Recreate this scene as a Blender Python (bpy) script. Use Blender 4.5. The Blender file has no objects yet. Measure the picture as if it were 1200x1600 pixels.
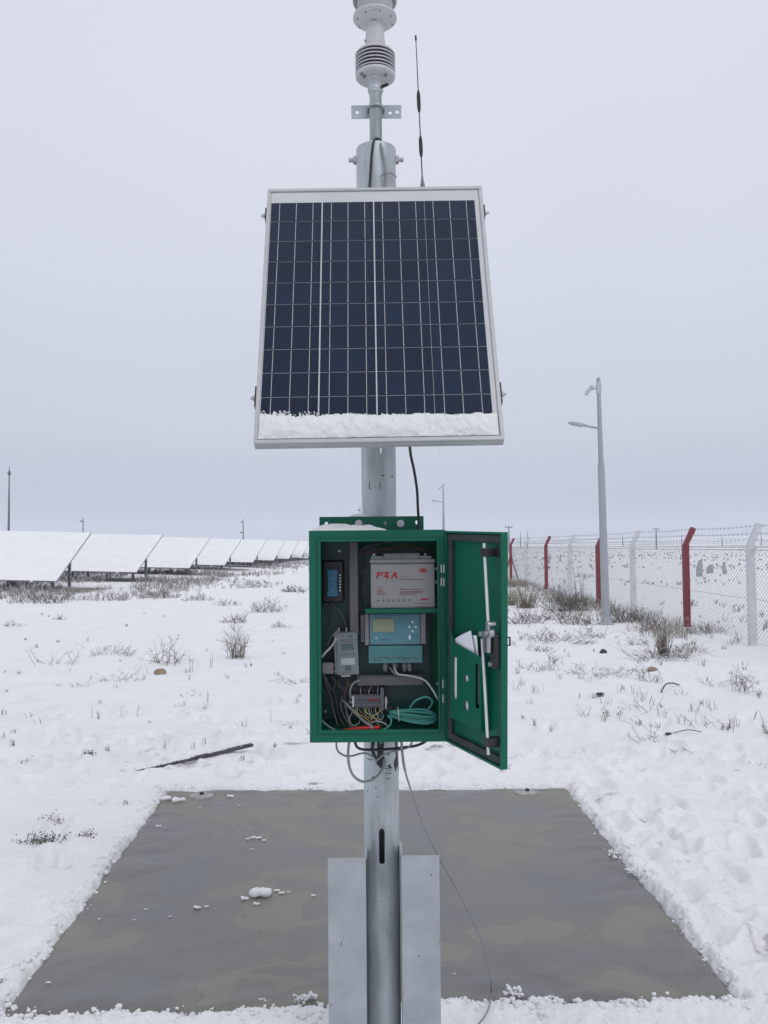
import bpy, bmesh, math, random
import numpy as np
from mathutils import Vector, Matrix, Quaternion
random.seed(7)
S = bpy.context.scene
COL = S.collection
PI = math.pi

# ------------------------------------------------------------------ camera
FPX = 1300.0
CAMZ = 1.6
PITCH = math.atan(53 / FPX)
ROLL = math.radians(0.5)
_c, _s = math.cos(ROLL), math.sin(ROLL)
R0 = Vector((1, 0, 0)); FW = Vector((0, math.cos(PITCH), math.sin(PITCH))); U0 = Vector((0, -math.sin(PITCH), math.cos(PITCH)))
RT = R0 * _c - U0 * _s
UP = R0 * _s + U0 * _c
cam_d = bpy.data.cameras.new('camera')
cam = bpy.data.objects.new('camera', cam_d); COL.objects.link(cam)
M3 = Matrix((RT, UP, -FW)).transposed()
cam.matrix_world = Matrix.Translation((0, 0, CAMZ)) @ M3.to_4x4()
cam_d.sensor_fit = 'VERTICAL'; cam_d.sensor_height = 24.0; cam_d.sensor_width = 18.0
cam_d.lens = 24.0 * FPX / 1600.0
cam_d.clip_start = 0.05; cam_d.clip_end = 12000
S.camera = cam

# ------------------------------------------------------------------ sky, sun, exposure
SUN_EL, SUN_AZ = math.radians(38), math.radians(150)      # behind the camera, to the right
W = bpy.data.worlds.new('World'); S.world = W; W.use_nodes = True
nt = W.node_tree; nt.nodes.clear()
def wn(t, **k):
    n = nt.nodes.new(t)
    for a, b in k.items(): setattr(n, a, b)
    return n
out = wn('ShaderNodeOutputWorld')
sky = wn('ShaderNodeTexSky', sky_type='NISHITA'); sky.sun_disc = False
sky.sun_elevation = SUN_EL; sky.sun_rotation = SUN_AZ
bg1 = wn('ShaderNodeBackground'); bg1.inputs['Strength'].default_value = 0.05
nt.links.new(sky.outputs[0], bg1.inputs[0])
tc = wn('ShaderNodeTexCoord'); sx = wn('ShaderNodeSeparateXYZ'); nt.links.new(tc.outputs['Generated'], sx.inputs[0])
cr = wn('ShaderNodeValToRGB'); nt.links.new(sx.outputs['Z'], cr.inputs[0])
el = cr.color_ramp.elements
stops = [(0.0, (.44, .50, .595)), (0.05, (.475, .53, .63)), (0.14, (.605, .645, .735)), (0.32, (.705, .73, .83)), (0.6, (.762, .778, .868)), (1.0, (.93, .95, 1.0))]
el[0].position = stops[0][0]; el[0].color = (*stops[0][1], 1)
el[1].position = stops[-1][0]; el[1].color = (*stops[-1][1], 1)
for p, c in stops[1:-1]:
    e = el.new(p); e.color = (*c, 1)
cn = wn('ShaderNodeTexNoise'); cn.inputs['Scale'].default_value = 1.6; cn.inputs['Detail'].default_value = 2
nt.links.new(tc.outputs['Generated'], cn.inputs['Vector'])
cm = wn('ShaderNodeMapRange'); cm.inputs[3].default_value = .965; cm.inputs[4].default_value = 1.035
cm.inputs[1].default_value = .3; cm.inputs[2].default_value = .7
nt.links.new(cn.outputs[0], cm.inputs[0])
bg2 = wn('ShaderNodeBackground'); nt.links.new(cr.outputs[0], bg2.inputs[0]); nt.links.new(cm.outputs[0], bg2.inputs[1])
mx = wn('ShaderNodeMixShader'); mx.inputs[0].default_value = .93      # thick cloud cover over the clear sky
nt.links.new(bg1.outputs[0], mx.inputs[1]); nt.links.new(bg2.outputs[0], mx.inputs[2]); nt.links.new(mx.outputs[0], out.inputs[0])

sd_ = bpy.data.lights.new('sun', 'SUN'); sd_.energy = 0.7; sd_.angle = math.radians(25); sd_.color = (1, .98, .96)
sun = bpy.data.objects.new('sun', sd_); COL.objects.link(sun)
tosun = Vector((math.sin(SUN_AZ) * math.cos(SUN_EL), math.cos(SUN_AZ) * math.cos(SUN_EL), math.sin(SUN_EL)))
sun.rotation_euler = tosun.to_track_quat('Z', 'Y').to_euler()
sun.location = (4, -6, 12)
S.view_settings.view_transform = 'Standard'; S.view_settings.look = 'None'
S.view_settings.exposure = 0.0; S.view_settings.gamma = 1; S.view_settings.use_curve_mapping = False
S.cycles.volume_bounces = 3; S.cycles.max_bounces = 8; S.cycles.diffuse_bounces = 4; S.cycles.transparent_max_bounces = 12

# ------------------------------------------------------------------ reference geometry
def ray(px, py):
    return FW + RT * ((px - 600) / FPX) + UP * ((800 - py) / FPX)
def P(px, py, Y):
    d = ray(px, py); k = Y / d.y
    return Vector((d.x * k, Y, CAMZ + d.z * k))
def G(px, py, z=0.0):
    d = ray(px, py); k = (z - CAMZ) / d.z
    return Vector((d.x * k, d.y * k, z))

# ------------------------------------------------------------------ materials
def node_mat(name):
    m = bpy.data.materials.new(name); m.use_nodes = True
    return m, m.node_tree, m.node_tree.nodes['Principled BSDF']
def pmat(name, col, rough=.5, metal=0.0, var=.08, scale=9, bump=0, bscale=60, spec=.5, col2=None, thr=None, coat=0, rvar=0.0, stretch=None):
    m, t, b = node_mat(name)
    b.inputs['Roughness'].default_value = rough; b.inputs['Metallic'].default_value = metal
    b.inputs['Specular IOR Level'].default_value = spec
    if coat: b.inputs['Coat Weight'].default_value = coat; b.inputs['Coat Roughness'].default_value = .05
    tcn = t.nodes.new('ShaderNodeTexCoord')
    src = tcn.outputs['Object']
    if stretch:
        mp = t.nodes.new('ShaderNodeMapping'); mp.inputs['Scale'].default_value = stretch
        t.links.new(src, mp.inputs[0]); src = mp.outputs[0]
    n = t.nodes.new('ShaderNodeTexNoise'); n.inputs['Scale'].default_value = scale; n.inputs['Detail'].default_value = 6
    n.inputs['Roughness'].default_value = .6
    t.links.new(src, n.inputs['Vector'])
    r = t.nodes.new('ShaderNodeValToRGB'); e = r.color_ramp.elements
    c1 = [max(0, x * (1 - var)) for x in col]; c2 = col2 or [min(1, x * (1 + var)) for x in col]
    lo, hi = thr or (.32, .68)
    e[0].position = lo; e[1].position = hi
    e[0].color = (*c1, 1); e[1].color = (*c2, 1)
    t.links.new(n.outputs[0], r.inputs[0]); t.links.new(r.outputs[0], b.inputs['Base Color'])
    if rvar:
        q = t.nodes.new('ShaderNodeMapRange'); q.inputs[1].default_value = .3; q.inputs[2].default_value = .7
        q.inputs[3].default_value = max(.02, rough - rvar); q.inputs[4].default_value = min(1, rough + rvar)
        n3 = t.nodes.new('ShaderNodeTexNoise'); n3.inputs['Scale'].default_value = scale * 2.3; n3.inputs['Detail'].default_value = 4
        t.links.new(src, n3.inputs['Vector'])
        t.links.new(n3.outputs[0], q.inputs[0]); t.links.new(q.outputs[0], b.inputs['Roughness'])
    if bump:
        n2 = t.nodes.new('ShaderNodeTexNoise'); n2.inputs['Scale'].default_value = bscale; n2.inputs['Detail'].default_value = 4
        t.links.new(src, n2.inputs['Vector'])
        bp = t.nodes.new('ShaderNodeBump'); bp.inputs['Strength'].default_value = 1; bp.inputs['Distance'].default_value = bump
        t.links.new(n2.outputs[0], bp.inputs['Height']); t.links.new(bp.outputs[0], b.inputs['Normal'])
    return m

GREEN = pmat('green_paint', (.002, .112, .066), .42, spec=.28, var=.15, scale=4, bump=.0004, bscale=260, rvar=.08)
GREEN_IN = pmat('green_plate', (.004, .042, .036), .42, var=.14, scale=7)  # deeper than the cabinet green: interior shade is put into the colour
GALV = pmat('galvanised_steel', (.41, .45, .47), .5, .35, var=.42, scale=10, bump=.0003, bscale=90, rvar=.12, stretch=(1, 1, .22))
GALV_PLATE = pmat('galvanised_plate', (.40, .425, .455), .48, .4, var=.12, scale=9, bump=.0002, bscale=40, rvar=.12)
STEEL = pmat('bright_steel', (.42, .43, .45), .34, .85, var=.1, scale=40)
ZINC = pmat('zinc_rod', (.66, .68, .68), .38, .5, var=.1, scale=30)
ALU = pmat('anodised_aluminium', (.47, .48, .49), .42, .25, var=.07, scale=10, stretch=(.3, 4, 4))
RUBBER = pmat('black_rubber', (.018, .018, .02), .6, var=.3, scale=30)
GASKET = pmat('grey_gasket', (.035, .045, .047), .75, var=.3, scale=30)
PLASTIC_BLK = pmat('black_plastic', (.015, .016, .018), .42, var=.25, scale=30)
CABLE_GREY = pmat('grey_cable_sheath', (.22, .235, .245), .5, var=.12, scale=25)
CABLE_DK = pmat('dark_cable_sheath', (.045, .048, .052), .5, var=.2, scale=25)
CABLE_WH = pmat('white_cable_sheath', (.44, .45, .46), .45, var=.08, scale=25)
TEAL_CABLE = pmat('teal_cable_sheath', (.06, .29, .25), .45, var=.12, scale=25)
RED_CABLE = pmat('red_sleeve', (.55, .02, .02), .45, var=.12, scale=25)
YEL_WIRE = pmat('yellow_wire', (.6, .5, .12), .5)
BROWN_WIRE = pmat('brown_wire', (.16, .06, .03), .5)
DUCT = pmat('grey_wire_duct', (.10, .097, .107), .55, var=.07, scale=20)
BATT = pmat('battery_case', (.235, .24, .238), .5, var=.04, scale=8)  # duct and battery colours lowered to carry the shade inside the cabinet
BATT_LID = pmat('battery_lid', (.21, .22, .22), .5, var=.05, scale=8)
BATT_DK = pmat('battery_recess', (.28, .29, .30), .55, var=.1)
RED_INK = pmat('red_ink', (.32, .012, .022), .6, var=.05)
DARK_INK = pmat('dark_ink', (.05, .05, .055), .6, var=.05)
GREY_INK = pmat('faded_ink', (.12, .06, .06), .6, var=.05)
BLUE_DEV = pmat('blue_plastic', (.018, .125, .23), .4, var=.08)  # blue and teal devices coloured darker to stand in for the cabinet's inner shade
TEAL_FACE = pmat('teal_label', (.050, .195, .25), .4, var=.10, scale=6, col2=(.085, .23, .27))
TEAL_STRIP = pmat('teal_terminal_cover', (.075, .215, .22), .45, var=.06)
TEAL_DARK = pmat('teal_terminal_line', (.06, .21, .23), .5)  # slightly bluer teal for the groove, slots and cover screws
LCD = pmat('lcd_glass', (.23, .28, .17), .3, var=.05)
LCD_DK = pmat('dark_lcd_glass', (.06, .10, .11), .25, var=.05)
DEV_GREY = pmat('light_grey_housing', (.20, .195, .205), .5, var=.04)
MODEM = pmat('aluminium_housing', (.165, .20, .205), .45, .15, var=.05)  # modem, logger and terminal greys also darkened for the cabinet's inner shade
MODEM_SIDE = pmat('dark_aluminium_side', (.18, .20, .22), .5, .2)
TERM = pmat('terminal_grey', (.12, .127, .15), .5, var=.1, scale=60)
WHITE_PL = pmat('white_plastic', (.62, .64, .65), .45, var=.03)
SENSOR = pmat('sensor_white', (.50, .505, .52), .5, var=.06, scale=15)
SENSOR_DK = pmat('sensor_gap', (.11, .115, .13), .7)
PAPER = pmat('paper', (.78, .80, .87), .8, var=.03, scale=6, bump=.0012, bscale=14)
CELL = pmat('silicon_cell', (.008, .021, .052), .45, var=.14, scale=5, spec=.12)
_t = CELL.node_tree; _oi = _t.nodes.new('ShaderNodeObjectInfo'); _mr = _t.nodes.new('ShaderNodeMapRange'); _mr.inputs[3].default_value = .84; _mr.inputs[4].default_value = 1.16
_t.links.new(_oi.outputs['Random'], _mr.inputs[0]); _vs = _t.nodes.new('ShaderNodeVectorMath'); _vs.operation = 'SCALE'
_b = _t.nodes['Principled BSDF']; _src = _b.inputs['Base Color'].links[0].from_socket; _t.links.new(_src, _vs.inputs[0]); _t.links.new(_mr.outputs[0], _vs.inputs['Scale']); _t.links.new(_vs.outputs[0], _b.inputs['Base Color'])
BUSBAR = pmat('silver_busbar', (.70, .72, .74), .45, .0, var=.1)
BACKSHEET = pmat('white_backsheet', (.66, .67, .68), .5, var=.05)
POST_RED = pmat('red_post_paint', (.20, .034, .045), .6, var=.18, scale=6)
POST_WHITE = pmat('snowy_white_post', (.58, .60, .62), .7, var=.12, scale=9)
WIRE = pmat('fence_wire', (.30, .31, .33), .6, .1, var=.2, scale=4)
WIRE_DK = pmat('barbed_wire', (.22, .225, .235), .7, var=.3, scale=6)
LAMP_GREY = pmat('lamp_post_paint', (.33, .36, .395), .55, var=.06, scale=3)
LAMP_LENS = pmat('lamp_lens', (.46, .475, .50), .3, var=.04)
PV_STEEL = pmat('pv_structure', (.25, .27, .30), .55, .2, var=.15, scale=4)
FAR_POLE = pmat('far_pole', (.16, .165, .175), .7, var=.1)
STONE_TAN = pmat('tan_stone', (.30, .235, .17), .9, var=.3, scale=18, bump=.006, bscale=30)
STONE_DK = pmat('dark_stone', (.06, .062, .07), .85, var=.3, scale=18, bump=.005, bscale=30)
DARK_METAL = pmat('dark_weathered_bar', (.06, .062, .07), .7, var=.4, scale=20)
ICE = pmat('ice', (.72, .76, .80), .12, var=.05)
CONC = pmat('weathered_concrete', (.34, .35, .365), .85, var=.2, scale=6)

def snow_material(name, dirt=False):
    m, t, b = node_mat(name)
    N, L = t.nodes.new, t.links.new
    b.inputs['Roughness'].default_value = .75; b.inputs['Specular IOR Level'].default_value = .25
    geo = N('ShaderNodeNewGeometry')
    n1 = N('ShaderNodeTexNoise'); n1.inputs['Scale'].default_value = 2.2; n1.inputs['Detail'].default_value = 5
    L(geo.outputs['Position'], n1.inputs['Vector'])
    r = N('ShaderNodeValToRGB'); r.color_ramp.elements[0].position = .3; r.color_ramp.elements[1].position = .7
    r.color_ramp.elements[0].color = (.84, .85, .87, 1); r.color_ramp.elements[1].color = (.90, .905, .91, 1)
    L(n1.outputs[0], r.inputs[0]); colo = r.outputs[0]
    if dirt:
        at = N('ShaderNodeAttribute'); at.attribute_name = 'bare'
        n2 = N('ShaderNodeTexNoise'); n2.inputs['Scale'].default_value = 5; n2.inputs['Detail'].default_value = 6
        n2.inputs['Roughness'].default_value = .7
        L(geo.outputs['Position'], n2.inputs['Vector'])
        ad = N('ShaderNodeMath'); ad.operation = 'ADD'; L(at.outputs['Fac'], ad.inputs[0]); L(n2.outputs[0], ad.inputs[1])
        mr = N('ShaderNodeMapRange'); mr.inputs[1].default_value = .95; mr.inputs[2].default_value = 1.12
        L(ad.outputs[0], mr.inputs[0])
        dc = N('ShaderNodeValToRGB'); dc.color_ramp.elements[0].color = (.10, .09, .08, 1); dc.color_ramp.elements[1].color = (.27, .24, .21, 1)
        n4 = N('ShaderNodeTexNoise'); n4.inputs['Scale'].default_value = 22; n4.inputs['Detail'].default_value = 4
        L(geo.outputs['Position'], n4.inputs['Vector']); L(n4.outputs[0], dc.inputs[0])
        mxn = N('ShaderNodeMix'); mxn.data_type = 'RGBA'
        L(mr.outputs[0], mxn.inputs[0]); L(colo, mxn.inputs[6]); L(dc.outputs[0], mxn.inputs[7]); colo = mxn.outputs[2]
    L(colo, b.inputs['Base Color'])
    b1 = N('ShaderNodeTexNoise'); b1.inputs['Scale'].default_value = 38; b1.inputs['Detail'].default_value = 6; b1.inputs['Roughness'].default_value = .65
    L(geo.outputs['Position'], b1.inputs['Vector'])
    bp = N('ShaderNodeBump'); bp.inputs['Distance'].default_value = .018; bp.inputs['Strength'].default_value = .9
    L(b1.outputs[0], bp.inputs['Height']); L(bp.outputs[0], b.inputs['Normal'])
    return m
SNOW = snow_material('snow'); SNOW_GROUND = snow_material('snow_ground', True)

def weed_material(name, c1, c2, snowy):
    m, t, b = node_mat(name); N, L = t.nodes.new, t.links.new
    b.inputs['Roughness'].default_value = .85; b.inputs['Specular IOR Level'].default_value = .15
    geo = N('ShaderNodeNewGeometry')
    n1 = N('ShaderNodeTexNoise'); n1.inputs['Scale'].default_value = 14; n1.inputs['Detail'].default_value = 3
    L(geo.outputs['Position'], n1.inputs['Vector'])
    r = N('ShaderNodeValToRGB'); r.color_ramp.elements[0].position = .35; r.color_ramp.elements[1].position = .65
    r.color_ramp.elements[0].color = (*c1, 1); r.color_ramp.elements[1].color = (*c2, 1); L(n1.outputs[0], r.inputs[0])
    sp = N('ShaderNodeSeparateXYZ'); L(geo.outputs['Normal'], sp.inputs[0])
    n2 = N('ShaderNodeTexNoise'); n2.inputs['Scale'].default_value = 9; L(geo.outputs['Position'], n2.inputs['Vector'])
    ad = N('ShaderNodeMath'); ad.operation = 'ADD'; L(sp.outputs['Z'], ad.inputs[0]); L(n2.outputs[0], ad.inputs[1])
    mr = N('ShaderNodeMapRange'); mr.inputs[1].default_value = snowy; mr.inputs[2].default_value = snowy + .25
    L(ad.outputs[0], mr.inputs[0])
    mxn = N('ShaderNodeMix'); mxn.data_type = 'RGBA'; L(mr.outputs[0], mxn.inputs[0]); L(r.outputs[0], mxn.inputs[6])
    mxn.inputs[7].default_value = (.82, .83, .85, 1); L(mxn.outputs[2], b.inputs['Base Color'])
    return m
TWIG = weed_material('dry_twig', (.055, .048, .045), (.13, .11, .10), 1.18)
STRAW = weed_material('dry_straw', (.17, .14, .10), (.30, .26, .20), 1.15)
FROST = weed_material('frosted_scrub', (.16, .15, .14), (.28, .265, .25), .85)

def sheet_material():
    m, t, b = node_mat('wet_grey_membrane'); N, L = t.nodes.new, t.links.new
    geo = N('ShaderNodeNewGeometry')
    wp = N('ShaderNodeTexNoise'); wp.inputs['Scale'].default_value = 1.3; wp.inputs['Detail'].default_value = 2
    L(geo.outputs['Position'], wp.inputs['Vector'])
    vm = N('ShaderNodeVectorMath'); vm.operation = 'MULTIPLY_ADD'; vm.inputs[1].default_value = (.9, .9, .9)
    L(wp.outputs['Color'], vm.inputs[0]); L(geo.outputs['Position'], vm.inputs[2])
    mp = N('ShaderNodeMapping'); mp.inputs['Rotation'].default_value = (0, 0, .6); mp.inputs['Scale'].default_value = (1.5, 1.9, 1)
    L(vm.outputs[0], mp.inputs[0])
    n1 = N('ShaderNodeTexNoise'); n1.inputs['Scale'].default_value = 1.6; n1.inputs['Detail'].default_value = 3.0; n1.inputs['Roughness'].default_value = .45
    L(mp.outputs[0], n1.inputs['Vector'])
    # dried silt films with crisp drying lines: three levels and darker rims
    r = N('ShaderNodeValToRGB'); e = r.color_ramp.elements
    e[0].position = .0; e[0].color = (.126, .132, .132, 1); e[1].position = 1; e[1].color = (.232, .222, .192, 1)
    for p, c in [(.36, (.138, .143, .141)), (.45, (.152, .154, .147)), (.4525, (.142, .143, .136)), (.460, (.165, .164, .153)), (.56, (.180, .176, .160)), (.5625, (.162, .158, .144)), (.572, (.208, .200, .176))]:
        q = e.new(p); q.color = (*c, 1)
    L(n1.outputs[0], r.inputs[0])
    n2 = N('ShaderNodeTexNoise'); n2.inputs['Scale'].default_value = 70; n2.inputs['Detail'].default_value = 5; L(geo.outputs['Position'], n2.inputs['Vector'])
    m2 = N('ShaderNodeMapRange'); m2.inputs[3].default_value = .9; m2.inputs[4].default_value = 1.1; L(n2.outputs[0], m2.inputs[0])
    ml = N('ShaderNodeVectorMath'); ml.operation = 'SCALE'; L(r.outputs[0], ml.inputs[0]); L(m2.outputs[0], ml.inputs['Scale'])
    L(ml.outputs[0], b.inputs['Base Color'])
    m3 = N('ShaderNodeMapRange'); m3.inputs[1].default_value = .38; m3.inputs[2].default_value = .62; m3.inputs[3].default_value = .27; m3.inputs[4].default_value = .50
    L(n1.outputs[0], m3.inputs[0]); L(m3.outputs[0], b.inputs['Roughness'])
    b.inputs['Specular IOR Level'].default_value = .4
    bp = N('ShaderNodeBump'); bp.inputs['Distance'].default_value = .002; bp.inputs['Strength'].default_value = .5
    n5 = N('ShaderNodeTexNoise'); n5.inputs['Scale'].default_value = 9; n5.inputs['Detail'].default_value = 5
    L(mp.outputs[0], n5.inputs['Vector']); L(n5.outputs[0], bp.inputs['Height']); L(bp.outputs[0], b.inputs['Normal'])
    return m
SHEET = sheet_material()

def glass_material():
    m = bpy.data.materials.new('panel_glass'); m.use_nodes = True; t = m.node_tree; t.nodes.clear(); N, L = t.nodes.new, t.links.new
    o = N('ShaderNodeOutputMaterial'); tr = N('ShaderNodeBsdfTransparent'); gl = N('ShaderNodeBsdfGlossy'); gl.inputs['Roughness'].default_value = .09
    fr = N('ShaderNodeFresnel'); fr.inputs[0].default_value = 1.18; mxx = N('ShaderNodeMixShader')
    nz = N('ShaderNodeTexNoise'); nz.inputs['Scale'].default_value = 6; g = N('ShaderNodeNewGeometry'); L(g.outputs['Position'], nz.inputs['Vector'])
    bp = N('ShaderNodeBump'); bp.inputs['Distance'].default_value = .0006; L(nz.outputs[0], bp.inputs['Height']); L(fr.outputs[0], mxx.inputs[0]); L(tr.outputs[0], mxx.inputs[1]); L(gl.outputs[0], mxx.inputs[2]); L(mxx.outputs[0], o.inputs[0])
    return m
GLASS = glass_material()

# ------------------------------------------------------------------ mesh builder
def world_of(o):
    v = Vector((0, 0, 0))
    while o is not None:
        v += Vector(o.location); o = o.parent
    return v
class MB:
    def __init__(s, M=None): s.v = []; s.f = []; s.mi = []; s.M = M; s.cur = 0
    def add(s, vs, fs):
        b = len(s.v)
        for v in vs:
            v = Vector(v); s.v.append(s.M @ v if s.M else v)
        for f in fs: s.f.append(tuple(i + b for i in f)); s.mi.append(s.cur)
    def box(s, x0, x1, y0, y1, z0, z1, R=None):
        if x1 < x0: x0, x1 = x1, x0
        if y1 < y0: y0, y1 = y1, y0
        if z1 < z0: z0, z1 = z1, z0
        vs = [(x0,y0,z0),(x1,y0,z0),(x1,y1,z0),(x0,y1,z0),(x0,y0,z1),(x1,y0,z1),(x1,y1,z1),(x0,y1,z1)]
        if R: vs = [R @ Vector(v) for v in vs]
        s.add(vs, [(0,3,2,1),(4,5,6,7),(0,1,5,4),(1,2,6,5),(2,3,7,6),(3,0,4,7)])
        return s
    def tube(s, pts, r, seg=6, cap=True):
        pts = [Vector(p) for p in pts]; n = len(pts)
        rr = r if isinstance(r, (list, tuple)) else [r] * n
        vs, fs = [], []; ref = None
        for i, p in enumerate(pts):
            d = (pts[min(i + 1, n - 1)] - pts[max(i - 1, 0)])
            d = d.normalized() if d.length > 1e-9 else Vector((0, 0, 1))
            if ref is None:
                ref = d.orthogonal().normalized()
            ref = ref - d * ref.dot(d); ref = ref.normalized() if ref.length > 1e-6 else d.orthogonal().normalized()
            bi = d.cross(ref)
            for k in range(seg):
                a = 2 * PI * k / seg
                vs.append(p + (ref * math.cos(a) + bi * math.sin(a)) * rr[i])
        for i in range(n - 1):
            for k in range(seg):
                a, b = i * seg + k, i * seg + (k + 1) % seg
                fs.append((a, b, b + seg, a + seg))
        if cap:
            fs.append(tuple(range(seg - 1, -1, -1))); fs.append(tuple((n - 1) * seg + k for k in range(seg)))
        s.add(vs, fs); return s
    def cyl(s, p0, p1, r0, r1=None, seg=16): return s.tube([p0, p1], [r0, r0 if r1 is None else r1], seg)
    def lathe(s, prof, o, seg=32, axis=None):
        o = Vector(o); vs, fs = [], []; n = len(prof)
        for r, z in prof:
            for k in range(seg):
                a = 2 * PI * k / seg; vs.append(o + Vector((r * math.cos(a), r * math.sin(a), z)))
        for i in range(n - 1):
            for k in range(seg):
                a, b = i * seg + k, i * seg + (k + 1) % seg; fs.append((a, b, b + seg, a + seg))
        fs.append(tuple(range(seg - 1, -1, -1))); fs.append(tuple((n - 1) * seg + k for k in range(seg)))
        s.add(vs, fs); return s
    def prism(s, poly, y0, y1):         # polygon in x,z extruded along y
        n = len(poly)
        vs = [(x, y0, z) for x, z in poly] + [(x, y1, z) for x, z in poly]
        s.add(vs, [tuple(range(n)), tuple(range(2 * n - 1, n - 1, -1))] + [(i, i + n, (i + 1) % n + n, (i + 1) % n) for i in range(n)])
        return s
    def plate(s, x0, x1, z0, z1, y0, y1, holes, seg=16):   # holes: (cx, cz, rx, rz), each in its own column, one column may hold several
        cols = {}
        for h in holes: cols.setdefault(round(h[0], 4), []).append(h)
        edges = [x0]
        for cx in sorted(cols):
            w = max(h[2] for h in cols[cx]) * (1.25 if len(cols[cx][0]) == 4 else 1)
            a, b = cx - w, cx + w
            if a > edges[-1] + 1e-6: s.box(edges[-1], a, y0, y1, z0, z1)
            zz = z0
            for (hx, hz, rx, rz, *sq) in sorted(cols[cx], key=lambda h: h[1]):
                k = rz * (1 if sq else 1.25); zz2 = hz - k
                if zz2 > zz + 1e-6: s.box(a, b, y0, y1, zz, zz2)
                if sq: zz = hz + k; continue
                vs, fs = [], []
                for yy in (y0, y1):
                    for i in range(seg):
                        t = 2 * PI * i / seg; c_, s_ = math.cos(t), math.sin(t)
                        vs.append((hx + rx * c_, yy, hz + rz * s_))
                    for i in range(seg):
                        t = 2 * PI * i / seg; c_, s_ = math.cos(t), math.sin(t); q = 1 / max(abs(c_), abs(s_))
                        vs.append((hx + w * c_ * q, yy, hz + k * s_ * q))
                for i in range(seg):
                    j = (i + 1) % seg
                    fs.append((i, seg + i, seg + j, j)); fs.append((2*seg + j, 3*seg + j, 3*seg + i, 2*seg + i))
                    fs.append((i, j, 2*seg + j, 2*seg + i))
                s.add(vs, fs); zz = hz + k
                # square corners left by the octagonal bridge
            if z1 > zz + 1e-6: s.box(a, b, y0, y1, zz, z1)
            edges.append(b)
        if x1 > edges[-1] + 1e-6: s.box(edges[-1], x1, y0, y1, z0, z1)
        return s
    def blob(s, c, r, sq=(1, 1, 1), sub=1, rough=.25, rnd=None):
        rnd = rnd or random; b = bmesh.new(); bmesh.ops.create_icosphere(b, subdivisions=sub, radius=1)
        vs = []
        for v in b.verts:
            k = r * (1 + rnd.uniform(-rough, rough)); vs.append((c[0] + v.co.x * k * sq[0], c[1] + v.co.y * k * sq[1], c[2] + v.co.z * k * sq[2]))
        fs = [tuple(x.index for x in f.verts) for f in b.faces]; b.free(); s.add(vs, fs); return s
    def build(s, name, mats, parent=None, bevel=0, smooth=True, ang=38, label=None, kind=None):
        me = bpy.data.meshes.new(name)
        off = world_of(parent) if parent else Vector((0, 0, 0))
        me.from_pydata([tuple(v - off) for v in s.v], [], s.f)
        for m in (mats if isinstance(mats, (list, tuple)) else [mats]): me.materials.append(m)
        if any(s.mi): me.polygons.foreach_set('material_index', s.mi)
        bm = bmesh.new(); bm.from_mesh(me); bmesh.ops.recalc_face_normals(bm, faces=bm.faces); bm.to_mesh(me); bm.free()
        if smooth:
            me.polygons.foreach_set('use_smooth', [True] * len(me.polygons)); me.set_sharp_from_angle(angle=math.radians(ang))
        me.update()
        o = bpy.data.objects.new(name, me); COL.objects.link(o)
        if parent: o.parent = parent
        if bevel:
            b = o.modifiers.new('bevel', 'BEVEL'); b.width = bevel; b.segments = 2; b.limit_method = 'ANGLE'
        if label: o['label'] = label
        if kind: o['kind'] = kind
        return o
def thing(name, label, cat, loc=(0, 0, 0), group=None):
    o = bpy.data.objects.new(name, None); COL.objects.link(o); o.location = loc; o.empty_display_size = .1
    o['label'] = label; o['category'] = cat
    if group: o['group'] = group
    return o
def tag(o, label, cat, group=None):
    o['label'] = label; o['category'] = cat
    if group: o['group'] = group
    return o
def dup(root, label=None, group=None):
    def cp(o, par):
        c = o.copy(); COL.objects.link(c); c.parent = par
        for ch in list(o.children): cp(ch, c)
        return c
    r = cp(root, None)
    if label: r['label'] = label
    if group: r['group'] = group
    return r
def rebase(o):      # move a single mesh's origin to the foot of the mesh
    me = o.data; n = len(me.vertices); a = np.empty(n * 3); me.vertices.foreach_get('co', a); a = a.reshape(-1, 3)
    c = Vector(((a[:, 0].min() + a[:, 0].max()) / 2, (a[:, 1].min() + a[:, 1].max()) / 2, a[:, 2].min()))
    me.vertices.foreach_set('co', (a - np.array(c)).ravel()); me.update(); o.location = c
    return o
def smooth_path(pts, n=6):
    pts = [Vector(p) for p in pts]; q = [pts[0] * 2 - pts[1]] + pts + [pts[-1] * 2 - pts[-2]]; r = []
    for i in range(1, len(q) - 2):
        a, b, c, d = q[i-1], q[i], q[i+1], q[i+2]
        for k in range(n):
            t = k / n
            r.append(.5 * ((2*b) + (c - a) * t + (2*a - 5*b + 4*c - d) * t*t + (3*b - a - 3*c + d) * t**3))
    r.append(pts[-1]); return r
def text_mesh(s, size, M, name, mat, parent, label=None, shear=0):
    cu = bpy.data.curves.new('t', 'FONT'); cu.body = s; cu.size = size; cu.extrude = .0002; cu.shear = shear; cu.resolution_u = 2
    o = bpy.data.objects.new('t', cu); COL.objects.link(o)
    me = bpy.data.meshes.new_from_object(o.evaluated_get(bpy.context.evaluated_depsgraph_get()))
    bpy.data.objects.remove(o); bpy.data.curves.remove(cu)
    off = Matrix.Translation(-world_of(parent)); me.transform(off @ M)
    me.materials.clear(); me.materials.append(mat); me.name = name
    r = bpy.data.objects.new(name, me); COL.objects.link(r); r.parent = parent
    if label: r['label'] = label
    return r
def face_xf(px, py, Y, rot=0):       # text plane facing the camera side (-y): local x -> +X, local y -> +Z
    p = P(px, py, Y)
    return Matrix.Translation(p) @ Matrix.Rotation(rot, 4, 'Y') @ Matrix.Rotation(PI / 2, 4, 'X')

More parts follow.
